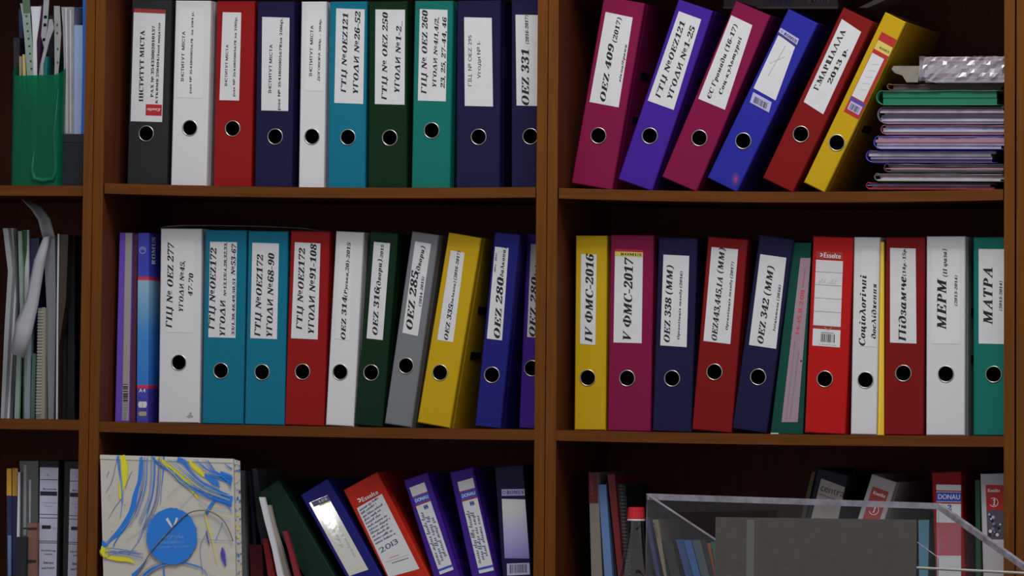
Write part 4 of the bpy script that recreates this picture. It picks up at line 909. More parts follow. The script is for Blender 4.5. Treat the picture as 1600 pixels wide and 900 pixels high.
def sheet_top():
    pts = [(250, 357), (262, 354.5), (285, 353), (330, 353.2), (380, 354), (430, 355.6), (470, 357.6), (482, 359.6)]
    Y0 = YB+70; P = [bp(x, y, Y0) for x, y in pts]; ox, oz = P[0].x, P[0].y+1
    mb = MB(); n = len(P); vs = [(p.x-ox, 0, p.y-oz+1.2) for p in P]+[(p.x-ox+3, 150, p.y-oz+1.2) for p in P]
    mb.add(vs, [(i, i+1, n+i+1, n+i) for i in range(n-1)], SLV2); o = mb.build('plastic_sheet', None, smooth=True, solid=1.0); o.location = (ox*S, Y0*S, oz*S)
    o['label'] = 'curved clear plastic sheet lying on top of the white and petrol blue files'; o['category'] = 'sheet'
sheet_top()

# right bookcase: yellow folder edge, pile of plastic folders, papers above the leaning files
slab('document_folder', 'thin yellow folder edge between the white and the dark red file', 'folder', rows(fH, (440, 453, 95), (428, 453, 850)), YB+3, 230, mat('yellow_card', (176, 140, 30), .5), 'C2',
     parts=[('fold_edge', rows(fH, (445, 448, 98), (435, 438, 848)), -.5, mat('yellow_edge', (196, 164, 60), .5))])
def folder(label, x0, x1, y0, y1, cm, pm, Y=34, depth=250, seed=1, lip=6, inner=2, wave=2.4, ztop=None, zbot=None):
    r = random.Random(seed); a = bp(x0, y1, Y); b = bp(x1, y0, Y); zb = zbot if zbot is not None else a.y; W = b.x-a.x; Hh = b.y-zb
    t = thing('plastic_folder', label, 'folder', a.x, Y, zb, 0, None); n = 22
    ph = [r.uniform(0, 6) for _ in range(4)]
    def wv(x, k): return wave*.5*(math.sin(x/W*5+ph[k])+.6*math.sin(x/W*13+ph[(k+1) % 4]))*min(1, x/20)
    th = 1.0
    top = [(Hh*.5+x, Hh-th-wv(x, 0)*.5-wave*.7) for x in [i/n*(W-Hh*.5) for i in range(n+1)]]
    arc = [(Hh*.5-Hh*.5*math.sin(q)*1.0, Hh*.5+(Hh*.5-th)*math.cos(q)) for q in [math.pi*k/8 for k in range(1, 8)]]
    bot = [(Hh*.5+x, th*.5) for x in [i/n*(W-Hh*.5) for i in range(n+1)]]
    line = list(reversed(top))+arc+bot
    mb = MB(); N = len(line); rows_ = []
    for yy in (0, depth):
        for (x, z) in line: rows_.append((x, yy+r.uniform(-.8, .8), z))
    mb.add(rows_, [(i, i+1, N+i+1, N+i) for i in range(N-1)], cm)
    mb.build('cover', t, smooth=True, solid=1.0)
    k = inner*2; hh = (Hh-2*th-wave*.6)/k
    for j in range(k):
        z0 = th+.3+j*hh; mb = MB(); s0 = 2+r.uniform(0, 9); e0 = W-r.uniform(1, 10); pz = r.uniform(0, 6); am = r.uniform(.3, 1.0)
        up = [(x, z0+hh*1.02+am*.5*math.sin(x*.05+pz)*min(1, (x-s0)/30)-(2 if q_ == 0 else 0)*.4) for q_, x in enumerate([s0+(e0-s0)*i/18 for i in range(19)])]; dn = [(x, z0) for x, _ in reversed(up)]
        mb.prism(up+dn, 1+r.uniform(0, 5), depth-6, pm[j % len(pm)] if j % 3 != 2 else r.choice(MIXP), 'y'); mb.build('papers', t)
    return t
PW = mat('pile_white', (128, 122, 128), .45, var=.12); PG = mat('pile_grey', (84, 76, 84), .5, var=.15); PD = mat('pile_dark', (50, 38, 46), .5, var=.15); PC = mat('pile_clear_lilac', (104, 92, 116), .3, var=.15)
CB = mat('cover_blue', (44, 46, 130), .25); CR = mat('cover_red', (112, 16, 28), .3); CG = mat('cover_green', (16, 84, 58), .3); CK = clearmat('cover_clear', (.9, .9, .93), .35, .12, .35, (.45, .43, .48)); CM = mat('cover_pink', (108, 34, 70), .3); CW = mat('cover_grey_lilac', (84, 76, 92), .3)
MIXP = [PW, PG, PC, PW, mat('pile_blue_white', (98, 100, 140), .4), mat('pile_pinkish', (122, 84, 100), .4)]
pile = [('red folder at the very bottom of the folder pile', 1353, 1556, 284.3, 297.0, CR, [CR, PD], 11),
        ('grey white folder with a green edge, second from the bottom of the pile', 1366, 1572, 270, 283.9, mat('cover_green_grey', (54, 74, 58), .3), [PW, PW], 12),
        ('dark grey folder lying third from the bottom of the pile', 1381, 1573, 254.6, 269.6, PD, [PD, PG, PD], 13),
        ('deep blue edged folder with clear sleeve protruding furthest left', 1353, 1557, 233.8, 254.2, CB, [PD, PC], 14),
        ('blue edged folder of white papers in the middle of the pile', 1365, 1573, 211, 233.4, CB, [PW, PC], 15),
        ('clear folder with a pink upper edge in the pile', 1376, 1573, 194, 210.6, CM, [PW, PW], 16),
        ('lilac grey folder bundle just below the green folder', 1371, 1573, 164.6, 193.6, CW, [PC, PW, PC, PD], 17),
        ('green folder near the top of the pile', 1369, 1564, 139.5, 164.2, CG, [CG], 18)]
prev = SHELF['C1'](bp(1353, 297, 34).x)+.5; prev = max(prev, SHELF['C1'](bp(1572, 297, 34).x)+.5)
for l_, a_, b_, c_, d_, cm, pm, sd in pile:
    folder(l_, a_, b_, c_, d_, cm, pm, seed=sd, inner=len(pm), zbot=prev, Y=34+(sd % 3)*3); prev = bp(b_, c_, 34).y+.4
folder('tan envelope between the green folder and the clear bundle', 1386, 1573, 129.5, 139, mat('tan_envelope', (92, 54, 26), .6), [PD], seed=21, inner=1, zbot=prev, Y=60); prev = bp(1573, 129.5, 34).y+.4
t = folder('crinkled clear sleeve bundle on top of the folder pile', 1440, 1573, 86, 128.6, CK, [PW, PC, PW], seed=22, inner=3, wave=4, zbot=prev, Y=40, depth=210)
GLT = clearmat('crinkled_film', (.95, .95, .96), .34, .18, .5, (.62, .58, .62))
def film(t, x0, x1, y0, y1, Y):
    a = bp(x0, y1, Y); b = bp(x1, y0, Y); mb = MB(); r = random.Random(5); nx, nz = 22, 6; ox, oz = t.location.x/S, t.location.z/S; oy = t.location.y/S
    vs = []
    for j in range(nz+1):
        for i in range(nx+1): vs.append((a.x+(b.x-a.x)*i/nx-ox, Y-oy+r.uniform(-2.4, 2.4), a.y+(b.y-a.y)*j/nz-oz+r.uniform(-1, 1)))
    mb.add(vs, [(j*(nx+1)+i, j*(nx+1)+i+1, (j+1)*(nx+1)+i+1, (j+1)*(nx+1)+i) for j in range(nz) for i in range(nx)], GLT); mb.build('film', t)
film(t, 1436, 1572, 88, 127, 36)
slab('paper_packet', 'pale sleeve end poking left from the clear bundle on the pile', 'sleeve', [(1396, 1437, 103), (1393, 1437, 108), (1398, 1437, 114), (1410, 1436, 118), (1416, 1434, 128)], 52, 120, mat('pale_tip', (98, 92, 84), .35, var=.2), None, z0=bp(1420, 129.2, 52).y+.4)

zq_ = bp(1200, 18, 190)
t, o = slab('document_box', 'greyish printed carton lying on top of the leaning files', 'box', [(1133, 1300, -46), (1131, 1310, 9), (1135, 1309, 14)], 205, 110, mat('carton_grey', (74, 62, 60), .6), None,
     parts=[('pale_edge', [(1130, 1309, 10.5), (1130, 1309, 13)], -.8, mat('pale_card_edge', (104, 92, 84), .6), 1), ('printed_panel', [(1262, 1296, -20), (1262, 1296, 5)], -.6, mat('carton_panel', (96, 82, 84), .6))], body='carton')
def ct(mb, P, off):
    put_text(mb, 'BBW', P(1200, 6), P(1240, 6), 12, off-.3, LABNAVY, 'Ub'); put_text(mb, 'ШАН', P(1266, 4), P(1293, 4), 8, off-.5, LABNAVY, 'Ub')
onto(t, *o, 205, ct, 'print', -.7)
slab('paper_sheet', 'pale paper edge slanting upward above the red leaning file', 'paper', [(1384, 1400, -14), (1372, 1390, -3), (1342, 1356, 12)], 190, 90, mat('pale_sheet', (104, 94, 88), .6), None)

# middle bookcase, bottom shelf: printed paper bag and thin leaning folders
YBG = -8.0
BAGM = mat('bag_paper', (150, 147, 139), .6, var=.03); BB = mat('bag_blue', (24, 92, 166), .6); BY = mat('bag_yellow', (172, 164, 24), .6); BV = mat('bag_violet', (58, 50, 128), .6); BT = mat('bag_thin_blue', (92, 116, 150), .6); BGy = mat('bag_grey_line', (110, 104, 110), .6)
def bag(label, tlx, trx, ty, Y, depth, blx, brx, design=False):
    zb = SHELF['B3'](bp(250, 900, Y).x)+.6
    TL = bp(tlx, ty[0], Y); TR = bp(trx, ty[1], Y); a = bp(blx, 900, Y); b = bp(brx, 900, Y)
    if Y < 1: zb = SHELF['B3'](a.x)+.6
    ex_ = lambda T, q: T+(q-T)*((zb-T.y)/(q.y-T.y))
    BL = ex_(TL, a); BR = ex_(TR, b)
    t = thing('paper_bag', label, 'bag', BL.x, Y, zb)
    L = lambda p: (p.x-BL.x, p.y-zb)
    mb = MB(); p = [L(BL), L(BR), L(TR), L(TL)]; c_ = 2
    f = [(p[0][0], 0, p[0][1]), (p[1][0], 0, p[1][1]), (p[2][0], 0, p[2][1]), (p[3][0], 0, p[3][1])]
    k = [(p[0][0]+c_, depth, p[0][1]), (p[1][0]-c_, depth, p[1][1]), (p[2][0]-c_, depth, p[2][1]), (p[3][0]+c_, depth, p[3][1])]
    vs = f+k; mb.add(vs, [(0, 1, 2, 3), (7, 6, 5, 4), (0, 4, 5, 1), (0, 3, 7, 4), (1, 5, 6, 2)], BAGM)
    fz = -7; q = [(x, -.6, z) for x, z in (L(TL), L(TR))]
    mb.add([(q[0][0], -.9, q[0][2]+fz), (q[1][0], -.9, q[1][2]+fz), (q[1][0], -.6, q[1][2]), (q[0][0], -.6, q[0][2]), (q[0][0]+c_, depth, q[0][2]), (q[1][0]-c_, depth, q[1][2])], [(0, 1, 2, 3), (3, 2, 5, 4)], BAGM)
    mb.build('bag_body', t)
    return t, (BL.x, zb)
t, o = bag('pale paper carrier bag with blue and yellow brush strokes and a blue disc', 156.5, 364.5, (710.6, 717), YBG, 12, 161.5, 368.5)
mb = MB(); P = lambda x, y: (bp(*fS(x, y), YBG).x-o[0], bp(*fS(x, y), YBG).y-o[1])
def smooth(pts, n=8):
    out = []
    for i in range(len(pts)-1):
        p0, p1, p2, p3 = pts[max(i-1, 0)], pts[i], pts[i+1], pts[min(i+2, len(pts)-1)]
        for k in range(n):
            t_ = k/n; out.append(tuple(.5*((2*p1[j])+(-p0[j]+p2[j])*t_+(2*p0[j]-5*p1[j]+4*p2[j]-p3[j])*t_*t_+(-p0[j]+3*p1[j]-3*p2[j]+p3[j])*t_**3) for j in range(len(p1))))
    out.append(tuple(pts[-1])); return out
RB = random.Random(12); BC = [0]
def bump_(): BC[0] += 1; return BC[0]
def br(pts, m, k):                           # pts: (x, y, width) in crop units
    q = smooth(pts); wm = max(p[2] for p in pts)
    if wm > 13:                              # dry-brush fringe beside the broad strokes
        for k_ in range(5):
            o_ = RB.choice((-1, 1))*RB.uniform(.5, .85); a_ = int(RB.uniform(0, .4)*len(q)); b_ = int(RB.uniform(.6, 1)*len(q)); sg = q[a_:b_]
            if len(sg) > 3: mb.stroke([P(x+(w*.5+5)*o_*1.2, y-(w*.5+5)*o_*.5) for x, y, w in sg], RB.uniform(.25, .6), -1.0-.012*bump_(), m)
    mb.stroke([P(x, y) for x, y, w in q], [max(.25, w*.26) for x, y, w in q], -1.0-.012*bump_(), m)
br([(885, 135, 14), (880, 250, 18), (850, 360, 26), (820, 480, 30), (760, 590, 34), (700, 650, 14), (662, 690, 6)], BB, 1)
br([(875, 140, 4), (862, 300, 6), (820, 450, 5), (745, 580, 5), (655, 680, 3)], BB, 2)
br([(895, 140, 3), (892, 260, 4), (860, 420, 5), (790, 560, 5), (720, 670, 8), (712, 700, 3)], BB, 2)
br([(765, 125, 34), (778, 200, 44), (770, 290, 44), (757, 350, 28), (752, 400, 8)], BY, 1)
br([(738, 128, 14), (745, 180, 10), (762, 300, 6), (765, 420, 4), (752, 520, 3)], BB, 2)
br([(785, 330, 2), (810, 260, 3), (828, 225, 2)], BV, 2)
br([(668, 265, 2), (682, 225, 4)], BV, 2); br([(662, 360, 2), (700, 290, 3), (722, 200, 3), (735, 140, 3)], BV, 1)
br([(680, 520, 2), (720, 450, 3), (760, 400, 3)], BV, 1)
br([(966, 135, 10), (968, 250, 8), (955, 370, 8), (920, 500, 5), (880, 640, 4), (800, 750, 3)], BB, 1)
br([(945, 135, 3), (940, 300, 3), (915, 520, 3), (860, 660, 3)], BT, 1)
br([(1000, 180, 3), (985, 330, 4), (965, 450, 6), (955, 520, 3)], BY, 1)
br([(1025, 135, 12), (1022, 220, 8), (1010, 340, 4), (1005, 430, 3)], BB, 2)
br([(985, 140, 20), (1050, 190, 30), (1110, 250, 46), (1170, 300, 42), (1205, 345, 24), (1240, 400, 4)], BY, 2)
br([(950, 135, 10), (1000, 190, 12), (1060, 225, 8), (1110, 280, 8), (1180, 340, 4)], BB, 3)
br([(1050, 200, 5), (1150, 290, 6), (1240, 345, 7), (1340, 400, 12), (1450, 440, 8)], BB, 3)
br([(1110, 150, 30), (1150, 165, 26), (1190, 220, 8), (1260, 290, 8), (1340, 330, 8), (1450, 400, 30)], BB, 3)
br([(1180, 155, 10), (1215, 195, 22), (1260, 235, 22), (1282, 262, 6)], BY, 4)
br([(1280, 250, 12), (1340, 290, 34), (1375, 325, 6)], BB, 4); br([(1280, 240, 5), (1360, 262, 14), (1452, 285, 50)], BB, 4)
br([(1340, 390, 20), (1400, 400, 50), (1453, 410, 62)], BB, 4); br([(1345, 405, 12), (1320, 440, 24), (1288, 490, 22)], BB, 5)
br([(1300, 155, 3), (1330, 200, 4), (1360, 240, 2)], BV, 4); br([(1380, 230, 14), (1420, 250, 22), (1452, 262, 10)], BB, 4); br([(1405, 180, 4), (1452, 212, 10)], BB, 4)
for i in range(6): br([(1180+i*30, 300+i*12, 2), (1260+i*30, 350+i*12, 3), (1400+i*8, 395+i*14, 3), (1452, 420+i*14, 2)], BB, 2)
for i in range(4): br([(1240, 395+i*10, 2), (1330, 450+i*14, 2), (1452, 455+i*30, 2)], (BGy, BT, BY, BT)[i], 1)
br([(640, 690, 10), (655, 720, 60), (660, 760, 30)], BY, 2); br([(665, 760, 20), (740, 772, 30), (800, 778, 26), (850, 800, 4)], BY, 2)
br([(645, 660, 12), (655, 690, 22), (680, 690, 4)], BB, 3); br([(660, 735, 3), (760, 725, 4), (880, 745, 4)], BB, 2); br([(650, 780, 3), (720, 740, 3), (860, 720, 2)], BV, 2)
br([(830, 880, 26), (880, 830, 16), (920, 770, 4)], BB, 2); br([(900, 880, 20), (960, 835, 18), (1030, 808, 8), (1130, 795, 6), (1260, 830, 6), (1310, 900, 3)], BB, 2)
br([(1020, 780, 6), (1028, 860, 10), (1030, 900, 8)], BB, 2)
br([(1280, 470, 5), (1300, 560, 8), (1330, 660, 6), (1360, 800, 4)], BY, 2); br([(1290, 590, 3), (1300, 640, 10), (1312, 690, 4)], BV, 3)
br([(1392, 700, 6), (1396, 750, 26), (1414, 820, 6)], BV, 3); br([(1270, 870, 3), (1255, 700, 3), (1300, 600, 3)], BV, 1)
br([(1240, 650, 2), (1350, 655, 4), (1450, 660, 3)], BT, 1); br([(1350, 660, 3), (1395, 545, 4)], BB, 1)
br([(1040, 400, 2), (1120, 320, 2), (1180, 290, 2)], BT, 1); br([(1130, 450, 2), (1210, 370, 3), (1270, 310, 6)], BT, 1)
br([(1280, 830, 2), (1310, 870, 2), (1360, 880, 2)], BGy, 1); br([(1040, 500, 2), (960, 560, 2), (870, 550, 4)], BT, 1)
RS = random.Random(77)
for i in range(16):                          # fine ink lines following the broad sweeps
    a = RS.uniform(0, 120); br([(900+a, 135, 2), (890+a*.9, 300+a, 3), (840+a*.6, 480+a, 3), (760+a*.3, 600+a*.6, 2)][:RS.choice((3, 4))], RS.choice((BB, BT, BT, BV)), 1)
for i in range(14):
    a = RS.uniform(-60, 90); br([(1010+a, 150, 2), (1120+a, 240, 3), (1250+a*.7, 345-a*.3, 4), (1440, 420-a*.6, 3)][RS.choice((0, 1)):], RS.choice((BB, BB, BT, BY)), 1)
for i in range(9):
    a = RS.uniform(-30, 60); br([(1240+a, 150, 2), (1300+a, 210+a*.3, 4), (1370+a*.8, 250+a*.4, 5), (1450, 280+a, 3)][RS.choice((0, 1)):], BB, 1)
for i in range(8):
    a = RS.uniform(0, 60); br([(660, 700+a, 2), (780, 715+a*.9, 3), (900, 740+a, 2)], RS.choice((BT, BB, BY, BV)), 1)
for i in range(6):
    a = RS.uniform(0, 50); br([(860+a, 890, 3), (950+a, 810+a*.4, 3), (1100, 775+a*.5, 2)], RS.choice((BT, BB, BGy)), 1)
for (x, y) in ((685, 378), (782, 435), (820, 550), (700, 600)): br([(x, y, 7), (x+6, y+4, 7)], INKGREY, 3)
mb.build('printed_brush_strokes', t)
mb = MB(); c0 = P(1078, 632); r0 = abs(P(1238, 632)[0]-P(920, 632)[0])/2; rr_ = random.Random(4)
mb.quad([(c0[0]+r0*(1+rr_.uniform(-.025, .02))*math.cos(2*math.pi*i/72), c0[1]+r0*1.06*(1+rr_.uniform(-.025, .02))*math.sin(2*math.pi*i/72)) for i in range(72)], -3.9, BB)
for i in range(9):
    a = 2.2+i*.12; mb.stroke([(c0[0]+r0*(1.02+.008*i)*math.cos(a+.02*j), c0[1]+r0*(1.08+.008*i)*math.sin(a+.02*j)) for j in range(9)], .4, -3.8-.015*i, BB)
mb.stroke([P(1047, 520), P(1072, 560), P(1082, 580)], [5, 4, 1.4], -4.0, PAPER2); mb.stroke([P(1112, 516), P(1098, 555), P(1082, 580)], [4, 3, 1.2], -4.0, PAPER2)
put_text(mb, 'ФОРУМ', P(1020, 648), P(1150, 646), 5.6, -4.0, BT, 's'); put_text(mb, 'МІСЦЕВОГО', P(1008, 678), P(1155, 676), 4.2, -4.0, BT, 's'); put_text(mb, 'САМОВРЯДУВАННЯ', P(985, 706), P(1190, 702), 3.6, -4.0, BT, 's')
mb.build('printed_disc', t, 'blue disc with a white V')
mb = MB(); hp = smooth([(850, 905, 0), (900, 810, 0), (960, 715, 0), (1040, 625, 0), (1110, 550, 0), (1180, 490, 0), (1250, 470, 0), (1330, 480, 0), (1400, 530, 0), (1440, 600, 0), (1462, 660, 0)], 5)
mb.tube([(P(x, y)[0], -5.4, P(x, y)[1]) for x, y, _ in hp], 1.0, mat('handle_cord', (84, 78, 76), .7), 6); mb.build('cord_handle', t, 'grey cord handle', smooth=True)
for i, (xr, ty, d) in enumerate(((367.8, 718, 5), (370.2, 719, 5), (372.6, 720, 5))):
    Yq = YBG+12.6+i*5.6
    tq, oq = bag(('nearest', 'middle', 'rearmost')[i]+' of the three folded bags behind the brush-stroke bag', 170, xr-.6+Yq*.2, (712+i, ty), Yq, d, 174, xr+2.6+Yq*.2)
    mb = MB(); r = random.Random(i)
    for k in range(14):
        y = 724+k*14+r.uniform(-4, 4); pa = bp(xr-3+Yq*.2+(y-718)*.018, y, Yq); pb = bp(xr+.3+Yq*.2+(y-718)*.018, y+r.uniform(-1, 1), Yq)
        mb.stroke([(pa.x-oq[0], pa.y-oq[1]), (pb.x-oq[0]-.8, pb.y-oq[1])], r.choice((1, 2, 5)), -1.1, r.choice((BB, BY, BB, BV, BT)))
    mb.build('printed_brush_strokes', tq)
fR = crop(320, 690, 4.285)
TH = [('smoky clear sleeve just right of the paper bags', [(232, 262, 195), (238, 268, 500), (250, 285, 900)], 90, 9, SLV, 'clear_sleeve', 'sleeve'),
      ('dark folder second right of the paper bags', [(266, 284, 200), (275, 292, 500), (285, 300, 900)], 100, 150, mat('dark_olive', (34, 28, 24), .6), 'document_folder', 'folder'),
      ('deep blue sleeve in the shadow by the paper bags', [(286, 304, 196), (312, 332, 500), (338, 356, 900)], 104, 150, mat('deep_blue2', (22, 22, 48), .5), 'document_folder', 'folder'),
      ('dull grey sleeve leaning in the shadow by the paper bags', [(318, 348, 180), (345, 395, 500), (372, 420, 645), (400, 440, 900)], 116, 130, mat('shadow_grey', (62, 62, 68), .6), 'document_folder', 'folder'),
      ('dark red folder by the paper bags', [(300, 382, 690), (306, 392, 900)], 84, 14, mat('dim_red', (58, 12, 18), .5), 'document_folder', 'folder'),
      ('bright red folder strip leaning left beside the white bundle', [(386, 422, 652), (424, 470, 900)], 74, 150, mat('strip_red', (132, 22, 28), .5), 'document_folder', 'folder'),
      ('white paper bundle leaning left beside the bright red strip', [(362, 398, 372), (402, 436, 540), (450, 482, 720), (486, 524, 900)], 40, 8, SHEET, 'paper_bundle', 'paper'),
      ('beige grey paper bundle leaning beside the white one', [(414, 440, 425), (442, 470, 560), (488, 520, 720), (528, 568, 900)], 49, 8, mat('beige_grey', (112, 104, 96), .6), 'paper_bundle', 'paper'),
      ('red folder edge between the beige bundle and the bottle green file', [(520, 548, 600), (560, 590, 740), (598, 636, 900)], 30, 9, mat('edge_red', (96, 14, 24), .5), 'document_folder', 'folder')]
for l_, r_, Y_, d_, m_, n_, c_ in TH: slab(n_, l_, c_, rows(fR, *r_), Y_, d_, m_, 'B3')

# right bookcase, bottom shelf
t, o = slab('hardback_book', 'red topped beige book at the left of the bottom right shelf', 'book', rows(fO, (245, 303, 238), (262, 330, 900)), 62, 180, mat('beige_cover', (94, 86, 80), .6), 'C3',
     parts=[('red_panel', rows(fO, (245.5, 302.5, 239), (247, 306, 434)), -.5, mat('panel_red', (68, 8, 10), .5))], body='book_body')
onto(t, *o, 62, lambda mb, P, off: put_text(mb, 'г. ІЧЯЮГН', P(*fO(277, 405)), P(*fO(268, 275)), 3, off-.2, REDINK, 's'))
slab('hardback_book', 'light blue book right of the beige one on the bottom right shelf', 'book', rows(fO, (307, 354, 315), (346, 396, 900)), 64, 170, mat('sky_cover', (66, 92, 130), .5), 'C3')
slab('hardback_book', 'dark red book beside the light blue one on the bottom right shelf', 'book', rows(fO, (364, 410, 250), (432, 466, 900)), 68, 170, mat('ruby_cover', (82, 10, 14), .5), 'C3')
slab('document_folder', 'black folder in the gap between the light blue and dark red books', 'folder', rows(fO, (357, 362, 300), (401, 426, 900)), 76, 160, M8, 'C3')
t, o = slab('spiral_notebook', 'dim grey spiral notebook behind the bottle', 'notebook', rows(fO, (426, 458, 312), (478, 500, 900)), 82, 160, mat('dim_grey_card', (52, 50, 50), .7), 'C3', parts=[('back_cover', rows(fO, (460, 478, 316), (502, 520, 900)), 1, M8, 150)])
mb = MB(); p0 = bp(*fO(440, 325), 80); p1 = bp(*fO(485, 890), 80)
for i in range(26):
    q = p0.lerp(p1, i/25); mb.tube([(q.x-o[0]+4.5*math.cos(a)+3, 3*math.sin(a)-1, q.y-o[1]) for a in [2*math.pi*k/8 for k in range(8)]], .6, mat('dim_wire', (96, 94, 92), .4), 5, True)
mb.build('wire_spiral', t)
DK = [('deep blue thin book right of the bottle', (604, 628, 528), (676, 700, 900), (26, 30, 72)), ('beige thin book with a small title, leaning', (652, 690, 540), (726, 744, 900), (92, 84, 66)),
      ('black book leaning right of the beige one', (712, 776, 672), (770, 830, 900), (16, 16, 20)), ('blue book leaning among the small books', (802, 850, 668), (864, 910, 900), (22, 50, 92)),
      ('second blue book leaning among the small books', (853, 898, 672), (914, 958, 900), (28, 62, 112)), ('grey teal book leaning among the small books', (905, 958, 672), (966, 1016, 900), (44, 56, 60)),
      ('thin black book left of the orange one', (964, 994, 676), (1020, 1042, 900), (14, 14, 16)), ('thin orange brown book among the small books', (1000, 1022, 690), (1046, 1062, 900), (112, 50, 22)),
      ('thin green book at the right end of the small books', (1026, 1050, 680), (1064, 1086, 900), (16, 64, 50))]
for i, (l_, a_, b_, c_) in enumerate(DK):
    t, o = slab('thin_book', l_, 'book', rows(fO, a_, b_), 66+3*(i % 4), 140, mat('book_%d_%d_%d' % c_, c_, .5), 'C3')
    if i == 1:
        mb = MB(); pa = bp(*fO(678, 640), 69); put_text(mb, 'ОСВІТА', (bp(*fO(690, 655), 69).x-o[0], bp(*fO(690, 655), 69).y-o[1]), (bp(*fO(668, 560), 69).x-o[0], bp(*fO(668, 560), 69).y-o[1]), 4, -.4, INK, 's'); mb.build('spine_lettering', t)
def bottle():
    Y = 36; c_ = bp(994, 800, Y+20); zs = SHELF['C3'](c_.x)+.4; zt = bp(994, 792.5, Y+20).y-zs
    t = thing('bottle', 'clear plastic bottle with a red screw cap standing before the books', 'bottle', c_.x, Y+20, zs)
    k = zt; P_ = clearmat('bottle_plastic', (.86, .87, .87), .02, .04, .35, (.3, .3, .3))
    pr = [(0.5, 2), (26, 0), (31, 6), (32, 30), (30, 60), (32, 90), (31.5, k-135), (28, k-110), (21, k-80), (15.5, k-52), (13.2, k-34), (12.8, k-20)]
    mb = MB(); mb.lathe([(r*1.0, z) for r, z in pr], P_, 36); mb.build('bottle_body', t, smooth=True)
    mb = MB(); n = 40; R0 = 14.4
    for z0, z1, r, m in ((k-19.5, k-1.5, R0, mat('cap_red', (150, 20, 28), .35)),):
        vs = []
        for i in range(n):
            a = 2*math.pi*i/n; rr = r+(.4 if i % 2 else -.2); vs += [(rr*math.cos(a), rr*math.sin(a), z0), (rr*.93*math.cos(a), rr*.93*math.sin(a), z1), (r*.8*math.cos(a), r*.8*math.sin(a), z1+1.5)]
        mb.add(vs, [(3*i, 3*((i+1) % n), 3*((i+1) % n)+1, 3*i+1) for i in range(n)]+[(3*i+1, 3*((i+1) % n)+1, 3*((i+1) % n)+2, 3*i+2) for i in range(n)]+[tuple(3*i+2 for i in range(n))], m)
    mb.build('screw_cap', t, 'red cap')
    mb = MB(); mb.lathe([(12.5, k-23), (14.8, k-23), (14.8, k-20), (12.5, k-19.8)], mat('neck_white', (160, 158, 158), .4), 36); mb.build('neck_ring', t, 'white ring', smooth=True)
bottle()
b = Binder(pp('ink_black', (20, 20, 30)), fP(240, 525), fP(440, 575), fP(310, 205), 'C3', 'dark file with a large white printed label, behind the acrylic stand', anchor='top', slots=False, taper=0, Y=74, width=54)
L = b.label(fP(204, 780), fP(380, 838), fP(333, 270), fP(495, 328), m=mat('grey_paper_label', (116, 110, 104), .6))
L.text('centra', fP(326, 345), fP(472, 390), 12, mat('faded_black', (42, 42, 48), .6), 's'); L.rect(.05, .815, .85, .822, INK, 1); L.rect(.05, .80, .85, .803, INKGREY, 1)
for i in range(6): L.rect(.3+.05*(i % 2), .74-.028*i, .85, .746-.028*i, INKGREY, 1)
L.hand(.08, .5, .75, .5, 5, INK, 9, .5); L.done()
slab('document_folder', 'yellowish folder edges left of the dark printed file behind the stand', 'folder', rows(fP, (275, 298, 228), (232, 258, 400), (208, 232, 520)), 150, 120, mat('dull_yellow_edge', (78, 70, 42), .6), 'C3')
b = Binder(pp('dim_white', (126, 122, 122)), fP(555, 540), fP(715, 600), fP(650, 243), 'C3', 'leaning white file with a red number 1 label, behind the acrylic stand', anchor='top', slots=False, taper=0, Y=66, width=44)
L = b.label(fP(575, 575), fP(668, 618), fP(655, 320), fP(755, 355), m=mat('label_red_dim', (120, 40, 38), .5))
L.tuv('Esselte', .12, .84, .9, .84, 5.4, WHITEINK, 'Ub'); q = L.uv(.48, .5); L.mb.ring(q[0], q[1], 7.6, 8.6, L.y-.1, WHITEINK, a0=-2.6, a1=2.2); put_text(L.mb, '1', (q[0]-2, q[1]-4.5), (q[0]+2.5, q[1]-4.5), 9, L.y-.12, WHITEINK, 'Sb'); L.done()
b = file_(fP, 'red', (1048, 880), (1225, 880), (1022, 232), 'C3', 'upright red file with blue, white and pink label, behind the acrylic stand', anchor='top', width=50, taper=0, slots=False)
L = b.label(fP(1052, 1100), fP(1207, 1100), fP(1052, 308), fP(1207, 311))
L.rect(0, .945, 1, .955, LABRED, 1); L.rect(0, .868, 1, .94, LABBLUE, 1); L.tuv('DONAU', .07, .886, .96, .886, 8.2, WHITEINK, 'sb'); L.rect(0, .85, 1, .862, LABRED, 1); L.tuv('2', .45, .80, .62, .80, 8, LABBLUE, 'Ub')
L.rect(0, .44, 1, .7, PINK, 1); L.hand(.25, .48, .28, .66, 6, INKGREY, 70, .5); L.hand(.6, .48, .62, .64, 6, INKGREY, 71, .5); L.hand(.85, .48, .86, .64, 6, INKGREY, 72, .5); L.done()
slab('document_folder', 'thin dark green folder between the red and the white upright files', 'folder', rows(fP, (1294, 1324, 280), (1300, 1330, 880)), 64, 200, mat('thin_green', (12, 52, 26), .5), 'C3')
b = file_(fP, pp('cool_white', (140, 138, 142)), (1345, 880), (1490, 880), (1327, 242), 'C3', 'upright white file with a red number 1 label against the right upright', anchor='top', width=40, taper=0, slots=False)
L = b.label(fP(1372, 650), fP(1492, 650), fP(1360, 310), fP(1480, 312), m=mat('photo_print', (60, 54, 66), .5))
L.rect(0, .53, 1, 1, LABRED, 1); L.tuv('Esselte', .1, .87, .78, .87, 5, WHITEINK, 'Ub'); q = L.uv(.42, .68); L.mb.ring(q[0], q[1], 6.6, 7.6, L.y-.2, WHITEINK, a0=-2.6, a1=2.2); put_text(L.mb, '1', (q[0]-2, q[1]-5), (q[0]+2.5, q[1]-5), 10, L.y-.2, WHITEINK, 'Sb')
r = random.Random(8)
